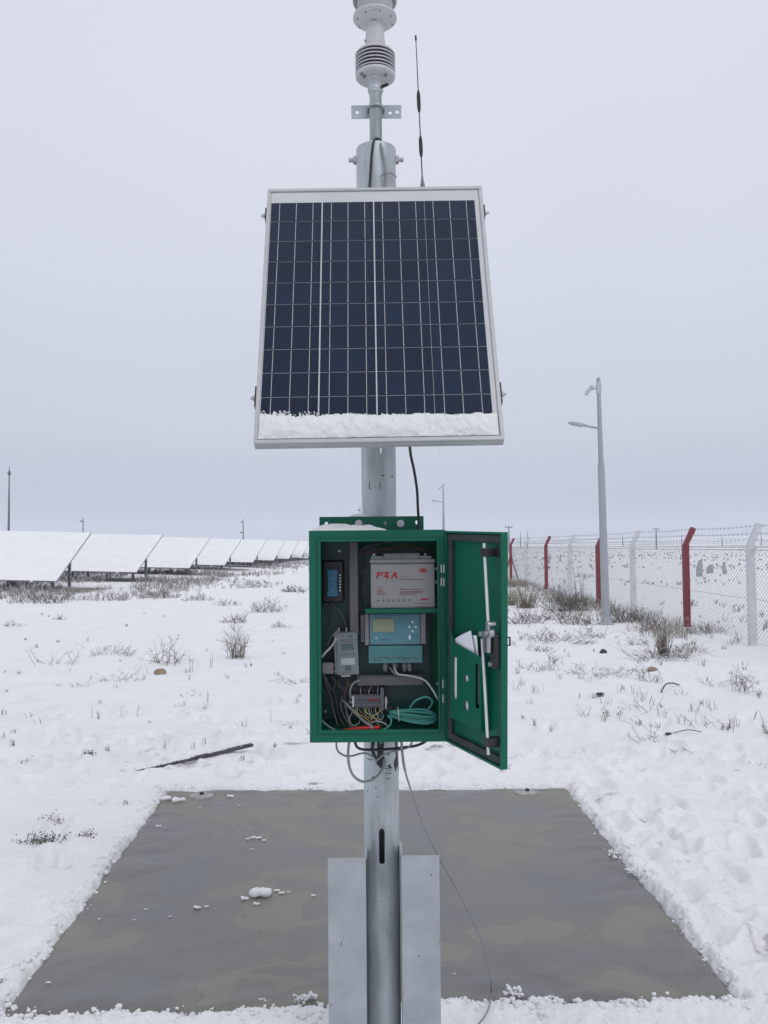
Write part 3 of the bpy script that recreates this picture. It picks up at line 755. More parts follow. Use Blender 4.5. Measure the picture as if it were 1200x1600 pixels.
# snow left along the bottom of the panel
def snow_strip():
    nu, nv = 190, 22; mb = MB(PMX); vs, fs = [], []
    rnd = random.Random(4)
    us = np.linspace(-.3265, .3235, nu)
    top = .083 + .006 * vnoise(us * 26, us * 0 + 3, 5) + .005 * vnoise(us * 90, us * 0, 6) + .010 * sstep(-us, .17, .30) + .004 * vnoise(us * 220, us * 0, 9) * sstep(-us, .1, .2) * 3
    for i, u in enumerate(us):
        for j in range(nv):
            t = j / (nv - 1); v = .0125 + (top[i] - .0125) * t
            e = min(1, (us[-1] - u) / .02, (u - us[0]) / .02)
            hgt = .016 * math.sin(PI * t) ** .75 * math.sqrt(max(0, e))
            vs.append([u, -hgt, v])
    vs = np.array(vs); k = vs[:, 1] < -.001
    n = fbm(vs[:, 0] * 30, vs[:, 2] * 30, 12, 3); vs[:, 1] += np.where(k, .013 * n, 0) * np.clip(-vs[:, 1] / .012, 0, 1); vs[:, 2] += np.where(k, .006 * fbm(vs[:, 0] * 60, vs[:, 2] * 60, 15, 2), 0)
    vs[:, 1] = np.minimum(vs[:, 1], .0015)
    for i in range(nu - 1):
        for j in range(nv - 1): fs.append((i * nv + j, (i + 1) * nv + j, (i + 1) * nv + j + 1, i * nv + j + 1))
    mb.add([tuple(v) for v in vs], fs)
    for _ in range(150):         # frost crumbs at the upper edge, more on the left
        u = rnd.uniform(-.325, .1) if rnd.random() < .8 else rnd.uniform(-.3, .3); tt = float(np.interp(u, us, top))
        mb.blob((u, 0, tt + rnd.uniform(-.002, .010 if u < -.16 else .002)), rnd.uniform(.0012, .003), sub=1, rough=.3, rnd=rnd)
    tag(rebase(mb.build('snow_strip', SNOW, None, ang=180)), 'strip of old snow lying along the bottom edge of the solar panel', 'snow')
snow_strip()
def ridge_snow(path, w, h, name, label, seed, seg=60):
    # low drift along a path (list of points); profile across is +-w in the side vector
    rnd = random.Random(seed); pts = smooth_path(path, max(2, seg // (len(path) - 1))); mb = MB(); n = len(pts); m = 9; vs = []
    for i, p in enumerate(pts):
        t = i / (n - 1); e = min(1, t / .08, (1 - t) / .08); q = float(vnoise(np.array([i * .21]), np.array([seed * 3.1]), seed)[0])
        for j in range(m):
            s2 = -1 + 2 * j / (m - 1)
            vs.append((p.x, p.y + s2 * w * (.75 + .5 * (q + .5)), p.z + h * (1 + 1.0 * q) * math.sqrt(max(0, 1 - s2 * s2)) * math.sqrt(max(0, e)) - .001))
    mb.add(vs, [(i * m + j, (i + 1) * m + j, (i + 1) * m + j + 1, i * m + j + 1) for i in range(n - 1) for j in range(m - 1)])
    return tag(rebase(mb.build(name, SNOW, None, ang=180)), label, 'snow')
ridge_snow([PMX @ Vector((-.28, .016, PL)), PMX @ Vector((0, .016, PL)), PMX @ Vector((.26, .016, PL))], .013, .006, 'snow_line', 'thin line of snow on the top frame edge of the solar panel', 3)
for i, (px, py, l) in enumerate(((547, 703, 15), (595, 704, 6), (688, 703, 9))):
    a = P(px, py - 4, 2.245); b = P(px, py + l, 2.245)
    mb = MB(); mb.tube([a, a.lerp(b, .3), a.lerp(b, .7), b], [.0028 if i != 0 else .0012, .0022 if i else .001, .0014 if i else .0008, .0003], 8)
    tag(rebase(mb.build('icicle', ICE, None)), ['long hair thin icicle under the left half of the solar panel', 'short icicle under the panel edge in front of the pole', 'stubby icicle under the right half of the solar panel'][i], 'icicle', 'icicles under the solar panel')

# ------------------------------------------------------------------ green cabinet
YF, YB = 2.42, 2.60
TL, BR = P(484, 829, YF), P(694, 829, YF)
cx0, cx1 = (P(484, 990, YF).x), (P(694, 990, YF).x); cz0, cz1 = P(590, 1159, YF).z, P(590, 829, YF).z
cab = thing('control_cabinet', 'green steel cabinet with its door swung open, mounted on the pole', 'cabinet', ((cx0 + cx1) / 2, YB, cz0))
def rect(px0, py0, px1, py1, Y):
    c = P((px0 + px1) / 2, (py0 + py1) / 2, Y); k = c.y / FPX * 1.0
    w, h = abs(px1 - px0) * k / 2, abs(py1 - py0) * k / 2
    return c.x - w, c.x + w, c.z - h, c.z + h
def bx(mb, px0, py0, px1, py1, Y, dep):
    a, b, c, d = rect(px0, py0, px1, py1, Y); mb.box(a, b, Y, Y + dep, c, d); return mb
mb = MB(); w = .002
mb.box(cx0, cx0 + w, YF + .002, YB, cz0, cz1); mb.box(cx1 - w, cx1, YF + .002, YB, cz0, cz1)
mb.box(cx0 + w, cx1 - w, YF + .002, YB, cz0, cz0 + w); mb.box(cx0 + w, cx1 - w, YF + .002, YB, cz1 - w, cz1)
mb.box(cx0 + w, cx1 - w, YB - w, YB, cz0 + w, cz1 - w)
mb.build('housing', GREEN, cab)
px2m = YF / FPX
ox0, ox1, oz0, oz1 = cx0 + 18 * px2m, cx1 - 10 * px2m, cz0 + 19 * px2m, cz1 - 17 * px2m
mb = MB()
for a in ((cx0 - .0012, ox0, cz0 - .0012, cz1 + .0012), (ox1, cx1 + .0012, cz0 - .0012, cz1 + .0012), (ox0, ox1, cz0 - .0012, oz0), (ox0, ox1, oz1, cz1 + .0012)):
    mb.box(a[0], a[1], YF, YF + .0022, a[2], a[3])
mb.build('front_flange', GREEN, cab)
MB().box(cx1 + .0013, cx1 + .0105, YF + .0032, YF + .0062, cz0 + .004, cz1 - .001).build('hinge_strip', GREEN, cab)
lw = .008
for a in ((ox0 - lw, ox0, oz0 - lw, oz1 + lw), (ox1, ox1 + lw * .6, oz0 - lw, oz1 + lw), (ox0, ox1, oz0 - lw, oz0), (ox0, ox1, oz1, oz1 + lw)):
    MB().box(a[0], a[1], YF - .010, YF - .0005, a[2], a[3]).build('rain_lip', GREEN, cab, bevel=.0012)
a = rect(499, 807, 662, 829, 2.592)
hz_ = lambda px, py: (P(px, py, 2.592).x, P(px, py, 2.592).z)
MB().plate(a[0], a[1], a[2], a[3], 2.592, 2.597, [(*hz_(510, 818), .0055, .0055), (*hz_(602, 817), .0050, .0055), (*hz_(651.5, 816), .0055, .0065)]).build('mounting_tab', GREEN, cab)
for px, py in ((560.5, 818), (626, 818)):
    x, z = hz_(px, py); mb = MB(); mb.cyl((x, 2.5915, z), (x, 2.589, z), .0115, seg=24); mb.cyl((x, 2.589, z), (x, 2.581, z), .0068, seg=6); mb.cyl((x, 2.581, z), (x, 2.572, z), .0035, seg=10)
    mb.build('tab_bolt', STEEL, cab)
for z in (cz1 + .03, cz0 + .08):
    MB().box(PX - .085, PX + .085, YB + .0005, YB + .012, z - .016, z + .016).build('clamp_bar', GALV_PLATE, cab)
    MB().lathe([(PR + .002, z - .012), (PR + .006, z - .012), (PR + .006, z + .012), (PR + .002, z + .012)], (PX, PY, 0), 32).build('pole_clamp', GALV_PLATE, cab)
# mounting plate with screws
YM = 2.574
bx(MB(), 503, 856, 671, 1122, YM, .002).build('mounting_plate', GREEN_IN, cab)
bx(MB(), 503, 847, 547, 856, 2.55, .02).build('plate_upstand', GREEN_IN, cab)
for px, py in ((530, 861), (505.5, 882), (532, 938), (508.5, 1112)):
    c = P(px, py, YM - .014); mb = MB()
    mb.cyl((c.x, YM, c.z), (c.x, YM - .012, c.z), .0042, seg=14); mb.cyl((c.x, YM - .012, c.z), (c.x, YM - .016, c.z), .0022, seg=10)
    mb.build('plate_screw', WHITE_PL if py < 1100 else STEEL, cab)
for pa in ((546, 847, 559.5, 992), ):
    d = bx(MB(), *pa, 2.520, .052).build('cable_duct', DUCT, cab, bevel=.0015)
a = rect(558, 1057.5, 661, 1071, 2.520)
d = MB().box(a[0], a[1], 2.520, 2.572, a[2], a[3]).build('cable_duct', DUCT, cab, bevel=.0015)
mb = MB(); n = 24
for i in range(n):
    x = a[0] + (a[1] - a[0]) * (i + .25) / n; mb.box(x, x + (a[1] - a[0]) / n * .55, 2.5205, 2.523, a[3], a[3] + .005)
mb.build('slot_teeth', DUCT, d)
a = rect(571, 951, 684, 958, 2.468)
mb = MB(); mb.box(a[0], ox1 + .006, 2.468, 2.4705, a[2], a[3]); mb.box(a[0], ox1 + .006, 2.4705, 2.572, a[3] - .002, a[3]); mb.build('battery_shelf', GREEN, cab)
SHZ = a[3]
for px, pys in ((691.5, (888.5, 909.5)), (694, (1068.5, 1091.5))):
    for py in pys:
        hh = 6.5; mb = MB()
        for q in (-1, 1):
            b = rect(px + q * 1.9 - 1.2, py - hh, px + q * 1.9 + 1.2, py + hh, YF - .004); mb.box(b[0], b[1], YF - .006, YF + .004, b[2], b[3])
        mb.build('hinge', STEEL, cab, bevel=.0008)
        c = P(px - 9, py, YF + .02); mb = MB(); mb.cyl((ox1 + .0085, YF + .025, c.z), (ox1 - .003, YF + .025, c.z), .0050, seg=6); mb.build('hinge_nut', STEEL, cab)

# ---- door
hin = P(692.6, 990, YF - .004); fre = P(780.5, 1010, 2.134)
hin.y = YF - .004; u = Vector((fre.x - hin.x, fre.y - hin.y, 0)); DW = u.length; u.normalize(); nn = Vector((u.y, -u.x, 0))
nn = nn if nn.x < 0 else -nn
sag = math.radians(1.75)
u3 = (u * math.cos(sag) - Vector((0, 0, 1)) * math.sin(sag)); v3 = (Vector((0, 0, 1)) * math.cos(sag) + u * math.sin(sag))
dz0 = P(697, 1157, YF).z; DH = P(697, 829.5, YF).z - dz0
DO = Vector((hin.x, hin.y, dz0))
DM = Matrix(((u3.x, nn.x, v3.x, DO.x), (u3.y, nn.y, v3.y, DO.y), (u3.z, nn.z, v3.z, DO.z), (0, 0, 0, 1)))   # local x along door, y towards inside, z up
def D(px, py, y=0):
    d = ray(px, py); o = DO + nn * y - Vector((0, 0, CAMZ)); k = o.dot(nn) / d.dot(nn); p = Vector((0, 0, CAMZ)) + d * k
    l = DM.inverted() @ p; return l.x, l.z
TD = .0185
door = MB(DM).box(0, DW, -TD, -TD + .002, 0, DH).build('door', GREEN, cab)
mb = MB(DM); rw = .006
for a in ((0, rw, 0, DH), (DW - rw, DW, 0, DH), (rw, DW - rw, 0, rw), (rw, DW - rw, DH - rw, DH)): mb.box(a[0], a[1], -TD + .002, 0, a[2], a[3])
mb.build('door_rim', GREEN, door)
mb = MB(DM); gw = .021; g0 = rw + .0015
for a in ((g0, g0 + gw, g0, DH - g0), (DW - g0 - gw * .55, DW - g0, g0, DH - g0), (g0 + gw, DW - g0 - gw * .55, g0, g0 + gw), (g0 + gw, DW - g0 - gw * .55, DH - g0 - gw, DH - g0)):
    mb.box(a[0], a[1], -TD + .0025, -.0045, a[2], a[3])
mb.build('gasket', GASKET, door, bevel=.002)
def rod(p0, p1, y0, r, name, m=ZINC):
    a, b = D(*p0, y0), D(*p1, y0); mb = MB(DM); mb.cyl((a[0], y0, a[1]), (b[0], y0, b[1]), r, seg=10); return mb.build(name, m, door)
YR = .022
rod((756.5, 849), (763.5, 985), YR, .0042, 'locking_rod'); rod((753.5, 998), (763.3, 1179), YR, .0042, 'locking_rod')
for pa, pb in (((752, 857), (775, 870)), ((757.5, 1153), (781, 1167))):
    a, b = D((pa[0] + pb[0]) / 2, (pa[1] + pb[1]) / 2, YR * .6); hw = .011
    ax = D(*((758, 863) if pa[1] < 900 else (763, 1160)), YR)
    mb = MB(DM); mb.box(ax[0] - .013, ax[0] + .013, -TD + .002, YR + .007, ax[1] - .011, ax[1] + .011)
    mb.box(ax[0] + .013, DW - .0075, -TD + .002, -.001, ax[1] - .010, ax[1] + .010); mb.build('rod_guide', PLASTIC_BLK, door, bevel=.002)
# lock: black body plus steel cam gear
a = D(770, 1012, .01); lk = MB(DM); lk.box(a[0] - .006, DW - .0075, -TD + .002, .016, a[1] - .052, a[1] + .036)
lk = lk.build('lock_body', PLASTIC_BLK, door, bevel=.003)
c1_ = D(762, 992, YR); mb = MB(DM)
mb.cyl((c1_[0] + .012, .016, c1_[1] + .006), (c1_[0] + .012, YR + .008, c1_[1] + .006), .013, seg=14)
mb.cyl((c1_[0] + .012, YR + .008, c1_[1] + .006), (c1_[0] + .012, YR + .016, c1_[1] + .006), .006, seg=6)
mb.box(c1_[0] - .026, c1_[0] + .022, YR + .003, YR + .007, c1_[1] - .006, c1_[1] + .008)
mb.box(c1_[0] + .004, c1_[0] + .018, YR + .004, YR + .009, c1_[1] + .006, c1_[1] + .036)
mb.cyl((c1_[0] + .020, .012, c1_[1] + .030), (c1_[0] + .020, YR + .014, c1_[1] + .030), .006, seg=10)
mb.cyl((c1_[0] - .018, YR, c1_[1] + .001), (c1_[0] - .018, YR + .014, c1_[1] + .001), .007, seg=8)
mb.build('lock_cam', STEEL, lk, bevel=.0008)
mb = MB(DM)
for dx in (-.008, .010): mb.box(c1_[0] + dx - .0025, c1_[0] + dx + .0025, YR - .002, YR + .008, c1_[1] - .044, c1_[1] - .002)
mb.box(c1_[0] - .008, c1_[0] + .010, YR - .002, YR + .001, c1_[1] - .044, c1_[1] - .006); mb.build('lock_fork', STEEL, lk)
q = D(768, 1038, .016); mb = MB(DM); mb.cyl((q[0] - .002, .005, q[1]), (q[0] - .002, .022, q[1]), .006, seg=8); mb.build('lock_screw', STEEL, lk)
hx = DM @ Vector((DW - .045, -TD, DH * .53)); mb = MB(DM)
q = DH * .535; mb.tube([(DW - .012, -TD + .001, q + .010), (DW - .012, -TD - .014, q + .010), (DW - .012, -TD - .014, q - .010), (DW - .012, -TD + .001, q - .010)], .0026, 8); mb.build('handle', PLASTIC_BLK, door)
# document pocket with slots
pk0, pk1 = D(703.5, 1060, .012), D(752, 1060, .012)
pz0, pz1 = D(728, 1132, .012)[1], D(728, 1020, .012)[1]
YP = .011
x0, x1 = pk0[0], pk1[0]
def Dh(px, py, rx, rz): c = D(px, py, YP); return (c[0], c[1], rx, rz)
sl1, sl2 = D(711.3, 1059, YP), D(746.5, 1072, YP)
mbp = MB(DM)
cc = D(729.2, 1060, YP), D(729.4, 1103, YP)
mbp.plate(x0, x1, pz0, pz1, YP, YP + .0015, [(sl1[0], sl1[1], .0115, .058, 1), (cc[0][0], cc[0][1], .0115, .0105), (cc[0][0], cc[1][1], .0115, .0145), (sl2[0], sl2[1], .0095, .058, 1)])
mbp.prism([(x0, pz1), (x0, pz1 + .058), (x0 + .022, pz1 + .020), (x1 - .02, pz1 + .002), (x1 - .012, pz1)], YP, YP + .0015)
mbp.box(x0, x1, -TD + .0025, YP, pz0, pz0 + .0015); mbp.box(x0, x0 + .0015, -TD + .0025, YP, pz0 + .0015, pz1 + .04); mbp.box(x1 - .0015, x1, -TD + .0025, YP, pz0 + .0015, pz1)
mbp.build('document_pocket', GREEN, door)
def paper(name, label, quad, y, thick=.0004, fold=.004):
    mb = MB(DM); n = 6; vs = []
    for lay in (0, 1):
        for i in range(n + 1):
            for j in range(n + 1):
                a, b = i / n, j / n
                p = [quad[0][k] * (1-a)*(1-b) + quad[1][k] * a*(1-b) + quad[2][k] * a*b + quad[3][k] * (1-a)*b for k in (0, 1)]
                vs.append((p[0], y + lay * thick + fold * math.sin(PI * a) * (.6 + .5 * b), p[1]))
    N = (n + 1) ** 2; fs = []
    for i in range(n):
        for j in range(n):
            k = i * (n + 1) + j; fs.append((k, k + 1, k + n + 2, k + n + 1)); fs.append((N + k, N + k + n + 1, N + k + n + 2, N + k + 1))
    mb.add(vs, fs); return tag(rebase(mb.build(name, PAPER, None, ang=80)), label, 'paper', 'papers in the door pocket')
paper('folded_paper', 'large folded white paper sticking up out of the door pocket', [D(713, 1020, .006), D(742, 1027, .006), D(735, 985, .006), D(709, 999, .006)], .004)
paper('folded_paper', 'narrow white paper standing behind the large folded paper by the door rod', [D(735, 1020, .0), D(746, 1027, .0), D(743, 993, .0), D(736, 992, .0)], -.004)
paper('paper_sheet', 'white paper sheet seen through the left slot and holes of the door pocket', [(x0 + .002, pz0 + .03), (x1 - .055, pz0 + .012), (x1 - .055, pz1 - .016), (x0 + .002, pz1 - .022)], .0045, fold=.002)
paper('paper_sheet', 'greyish paper edge seen in the right slot of the door pocket', [(x1 - .05, pz0 + .06), (x1 - .006, pz0 + .055), (x1 - .006, pz1 - .004), (x1 - .05, pz1 - .004)], -.006, fold=.003)

# snow on the cabinet roof
sn = [P(486, 827, 2.50), P(520, 824, 2.50), P(575, 824, 2.50), P(606, 827, 2.50)]
zr_ = cz1 + .0002
def roof_snow():
    mb = MB(); n, m = 46, 12; vs = []
    xa, xb = cx0 + .004, P(606, 826, 2.5).x
    for i in range(n):
        for j in range(m):
            a, b = i / (n - 1), j / (m - 1); e = min(1, a / .12) * min(1, (1 - a) / .30); f = max(0, 1 - (2 * b - 1) ** 2)
            x = xa + (xb - xa) * a; y = YF + .004 + (2.588 - YF - .004) * b
            vs.append((x, y, zr_ - .001 + (.017 + .012 * float(fbm(np.array([x * 25]), np.array([y * 25]), 5, 2)[0])) * math.sqrt(max(0, e)) * f ** .35))
    mb.add(vs, [(i * m + j, (i + 1) * m + j, (i + 1) * m + j + 1, i * m + j + 1) for i in range(n - 1) for j in range(m - 1)])
    tag(rebase(mb.build('snow_patch', SNOW, None, ang=180)), 'flat patch of snow on the left half of the green cabinet roof', 'snow')
roof_snow()
c = P(560, 806, 2.61); mb = MB(); mb.blob((c.x, 2.612, c.z - .006), .022, (1.5, .35, .55), 2, .10)
tag(rebase(mb.build('snow_clump', SNOW, None, ang=180)), 'small snow clump between the green mounting tab and the pole', 'snow')

# ------------------------------------------------------------------ battery
a = rect(578.5, 874, 680, 952, 2.478); bz0 = SHZ + .0003
bat = thing('battery', 'pale grey battery with red lettering on the green cabinet shelf', 'battery', ((a[0] + a[1]) / 2, 2.52, bz0))
bzl = P(620, 880, 2.478).z
MB().box(a[0] + .0012, a[1] - .0008, 2.478, 2.568, bz0, bzl - .0012).build('case', BATT, bat, bevel=.003)
lid = MB().box(a[0] - .0005, a[1] + .0005, 2.4765, 2.5685, bzl, P(620, 873.5, 2.478).z).build('lid', BATT_LID, bat, bevel=.002)
zl = P(620, 873.5, 2.478).z
for p0, p1 in ((579.5, 599), (656, 674.5)): r_ = rect(p0, 868, p1, 874, 2.482); MB().box(r_[0], r_[1], 2.482, 2.55, zl, zl + .009).build('terminal_block', BATT_LID, lid, bevel=.001)
r_ = rect(599.5, 864.5, 655.5, 873.5, 2.480)
mb = MB(); mb.box(r_[0], r_[0] + .003, 2.480, 2.486, zl, zl + .0165); mb.box(r_[1] - .003, r_[1], 2.480, 2.486, zl, zl + .0165); mb.box(r_[0] + .003, r_[1] - .003, 2.480, 2.486, zl + .0145, zl + .0165); xm = (r_[0] + r_[1]) / 2
mb.box(xm - .001, xm + .001, 2.480, 2.486, zl, zl + .0145); mb.build('carry_handle', BATT_LID, bat)
MB().box(r_[0] + .003, r_[1] - .003, 2.488, 2.54, zl + .0002, zl + .0135).build('handle_recess', BATT_DK, bat)
for px in (585, 665):
    c = P(px, 865, 2.50); MB().cyl((c.x, 2.50, zl + .009), (c.x, 2.50, zl + .016), .0055, seg=8).build('terminal_bolt', STEEL, bat)
YT = 2.4776
def ink(mb, px0, py0, px1, py1, sk=0):
    p0, p1 = P(px0, py0, YT), P(px1, py1, YT); h = p0.z - p1.z
    mb.prism([(p0.x + sk * h, p0.z), (p1.x + sk * h, p0.z), (p1.x, p1.z), (p0.x, p1.z)], YT, YT + .0006); return mb
def poly_ink(name, polys, mat_):
    mb = MB()
    for poly in polys: mb.prism([(P(x, y, YT).x, P(x, y, YT).z) for x, y in poly], YT, YT + .0006)
    return mb.build(name, mat_, bat, smooth=False)
poly_ink('logo_lettering', [
    [(590.4, 893.8), (599.5, 893.8), (599, 896.2), (592.4, 896.2), (592, 897.4), (598, 897.4), (597.4, 899.5), (591.2, 899.5), (590.4, 903.8), (587.6, 903.8), (589, 896)],
    [(600.5, 893.8), (603.2, 893.8), (603.8, 891), (603.6, 893.8), (608.2, 893.8), (607.4, 896.3), (605.5, 899.5), (608.4, 900.4), (607, 902.6), (603, 908.5), (604.6, 903), (601.6, 902), (598.6, 903), (599.4, 900.8), (603.8, 896.2), (600, 896.2)],
    [(610, 903.8), (615.2, 893.9), (619.2, 893.9), (621, 903.8), (618, 903.8), (617.2, 899.2), (612.9, 903.8)]], RED_INK)
text_mesh('POWER', .0040, face_xf(608, 907.2, YT), 'lettering', RED_INK, bat)
text_mesh('12-75GL-38', .0046, face_xf(624.5, 902.2, YT), 'lettering', GREY_INK, bat, shear=.2)
mb = MB()
ink(mb, 624.5, 904.8, 662.5, 905.5)
for y, x in ((918, 597), (924.3, 599), (926.6, 603.5), (928.6, 602.5)): ink(mb, 588.5, y - .4, x, y + .4)
for y, x0, x1 in ((919.6, 624.5, 630), (921, 624.5, 660), (924.2, 624.5, 662), (926.3, 624.5, 660), (928.4, 624.5, 652)): ink(mb, x0, y - .35, x1, y + .35)
ink(mb, 648, 942.6, 672, 943.2); ink(mb, 648, 947.6, 672, 948.2)
mb.build('small_print', GREY_INK, bat, smooth=False)
mb = MB(); ink(mb, 588.5, 921.2, 598.5, 922.4); ink(mb, 657, 935.2, 669, 937.6); mb.build('bold_print', RED_INK, bat, smooth=False)
mb = MB()
for i in range(7):
    cx_ = 591 + i * 8.05; c = P(cx_, 938, YT); r_ = .0036
    if i in (0, 1, 3): mb.prism([(c.x - r_ * 1.1, c.z - r_ * .8), (c.x + r_ * 1.1, c.z - r_ * .8), (c.x, c.z + r_)], YT, YT + .0005)
    else:
        for k in range(10):
            t0, t1 = 2 * PI * k / 10, 2 * PI * (k + 1) / 10
            mb.prism([(c.x + r_ * math.cos(t0), c.z + r_ * math.sin(t0)), (c.x + r_ * math.cos(t1), c.z + r_ * math.sin(t1)), (c.x + r_ * .55 * math.cos(t1), c.z + r_ * .55 * math.sin(t1)), (c.x + r_ * .55 * math.cos(t0), c.z + r_ * .55 * math.sin(t0))], YT, YT + .0005)
mb.build('warning_symbols', DARK_INK, bat, smooth=False)
mb = MB(); c = P(661, 891.5, YT)
for dx, dz, ww, hh in ((0, .0055, .007, .0010), (0, .0025, .010, .0010), (0, -.0008, .013, .0018), (0, -.0045, .008, .0010)): mb.box(c.x - ww, c.x + ww, YT, YT + .0005, c.z + dz - hh, c.z + dz + hh)
for dx in (-.004, 0, .004): mb.box(c.x + dx - .0006, c.x + dx + .0006, YT + .0001, YT + .0004, c.z - .006, c.z + .0075)
mb.build('round_emblem', RED_INK, bat, smooth=False)

# ------------------------------------------------------------------ data logger with screen
YC = 2.515
a = rect(577.5, 959, 656.5, 1007, YC)
lg = thing('data_logger', 'pale blue data logger with yellowish screen below the battery', 'data logger', ((a[0] + a[1]) / 2, YM, a[2]))
MB().box(a[0], a[1], YC, YM - .001, a[2], a[3]).build('housing', DEV_GREY, lg, bevel=.002)
for p0, p1, y0, y1 in ((570, 576.5, 960, 1008), (657, 665.5, 958.5, 1006)):
    r_ = rect(p0, y0, p1, y1, YC + .003); MB().box(r_[0], r_[1], YC + .003, YM - .001, r_[2], r_[3]).build('side_flange', DEV_GREY, lg, bevel=.0015)
r_ = rect(563.5, 961, 569.5, 1003, YC + .03); MB().box(r_[0], r_[1], YC + .03, YM - .001, r_[2], r_[3]).build('side_connector', MODEM_SIDE, lg, bevel=.001)
bx(MB(), 578.5, 960, 655.5, 1006, YC - .0006, .0005).build('face_label', TEAL_FACE, lg, smooth=False)
s_ = bx(MB(), 582, 966.5, 616.5, 988, YC - .0022, .0015).build('screen_bezel', MODEM_SIDE, lg); bx(MB(), 583.2, 967.7, 615.3, 986.8, YC - .0027, .0004).build('screen', LCD, s_, smooth=False)
for px, py in ((644.5, 972), (639.5, 979.5), (649.5, 979.5), (644.5, 986)):
    c = P(px, py, YC); MB().cyl((c.x, YC - .0006, c.z), (c.x, YC - .0022, c.z), .0034, seg=16).build('button', WHITE_PL, lg)
poly_mb = MB()
BLUE_INK = pmat('blue_ink', (.03, .06, .22), .6)
bx(poly_mb, 643, 992.6, 652.5, 993.3, YC - .0010, .0003); bx(poly_mb, 643, 996.5, 652.5, 997.2, YC - .0010, .0003); bx(poly_mb, 643, 993.3, 643.8, 996.5, YC - .0010, .0003); bx(poly_mb, 651.8, 993.3, 652.5, 996.5, YC - .0010, .0003)
for x0 in (596, 600, 604.5): bx(poly_mb, x0, 999, x0 + 3.4, 1000.4, YC - .0010, .0003)
for k in range(10): bx(poly_mb, 584 + k * 5.6, 960.8, 588 + k * 5.6, 961.8, YC - .0010, .0003)
poly_mb.build('printed_marks', BLUE_INK, lg, smooth=False)
bx(MB(), 638.5, 993, 642, 999, YC - .0010, .0003).build('logo_mark', WHITE_PL, lg, smooth=False)
mb = MB(); c = P(588.5, 997, YC)
for k in range(9):
    t0, t1 = .5 + 5 * k / 9, .5 + 5 * (k + 1) / 9; mb.prism([(c.x + .0045 * math.cos(t0), c.z + .0032 * math.sin(t0)), (c.x + .0045 * math.cos(t1), c.z + .0032 * math.sin(t1)), (c.x + .0028 * math.cos(t1), c.z + .0018 * math.sin(t1)), (c.x + .0028 * math.cos(t0), c.z + .0018 * math.sin(t0))], YC - .0010, YC - .0007)
mb.build('round_logo', WHITE_PL, lg, smooth=False)
tb = bx(MB(), 576, 1008.5, 660, 1036, YC + .006, .05).build('terminal_cover', TEAL_STRIP, lg, bevel=.002)
bx(MB(), 577, 1009.5, 659.5, 1014.5, YC + .0052, .0006).build('terminal_groove', TEAL_DARK, tb, smooth=False)
mb = MB()
for k in range(34): x = 579 + k * 2.05; bx(mb, x, 1016.5, x + .9, 1026, YC + .0052, .0006)
mb.build('terminal_slots', TEAL_DARK, tb, smooth=False)
rr = random.Random(5); mb = MB()
for k in range(34):
    x = 578.5 + k * 2.1; y = 1027 + 1.2 * math.sin(k * .5)
    if rr.random() < .8: bx(mb, x, y, x + rr.uniform(.7, 1.6), y + rr.uniform(1.2, 2.8), YC + .0052, .0005)
for x0, x1, y in ((584, 598, 1031.5), (624, 632, 1030), (636, 640, 1030.3), (648, 655, 1029)): bx(mb, x0, y, x1, y + .9, YC + .0052, .0005)
mb.build('terminal_print', DARK_INK, tb, smooth=False)
for px in (580, 655.5): c = P(px, 1021, YC); MB().cyl((c.x, YC + .0062, c.z), (c.x, YC + .004, c.z), .0036, seg=12).build('cover_screw', TEAL_DARK, tb)
for px in (602, 617, 632, 640):
    c = P(px, 1037, YC + .028); mb = MB(); mb.cyl((c.x, YC + .028, c.z + .002), (c.x, YC + .028, c.z - .014), .0085, seg=8); mb.cyl((c.x, YC + .028, c.z - .014), (c.x, YC + .028, c.z - .022), .0062, seg=12); mb.build('cable_gland', MODEM_SIDE, lg)

# ------------------------------------------------------------------ blue charge controller
a = rect(504, 876, 537, 941, 2.552)
bc = thing('charge_controller', 'small blue box on black base at the upper left inside the cabinet', 'controller', ((a[0] + a[1]) / 2, YM, a[2]))
MB().box(a[0], a[1], 2.552, YM - .0005, a[2], a[3]).build('base', PLASTIC_BLK, bc, bevel=.005)
vs = []; n = 12; mb = MB()
L_, Rr_ = rect(510, 890, 528, 932, 2.535)[0:2]; z0, z1 = rect(510, 890, 528, 932, 2.535)[2:4]
left = [(L_ + .004 * math.sin(PI * k / n), z0 + (z1 - z0) * k / n) for k in range(n + 1)]
right = [(Rr_ - .002 * math.sin(PI * k / n), z0 + (z1 - z0) * k / n) for k in range(n + 1)]
mb.prism(left + right[::-1], 2.535, 2.5525); mb.build('cover', BLUE_DEV, bc, bevel=.0015)
mb = MB(); bx(mb, 515.5, 903.5, 521, 904.6, 2.5345, .0004); bx(mb, 516.5, 923, 520, 924, 2.5345, .0004); mb.build('printed_mark', CABLE_GREY, bc, smooth=False)
bx(MB(), 529, 894, 534, 927, 2.543, .01).build('terminal_row', PLASTIC_BLK, bc)
for k in range(6):
    c = P(531.3, 898.8 + k * 4.8, 2.542); MB().cyl((c.x, 2.543, c.z), (c.x, 2.5405, c.z), .0024, seg=10).build('terminal_screw', WHITE_PL, bc)

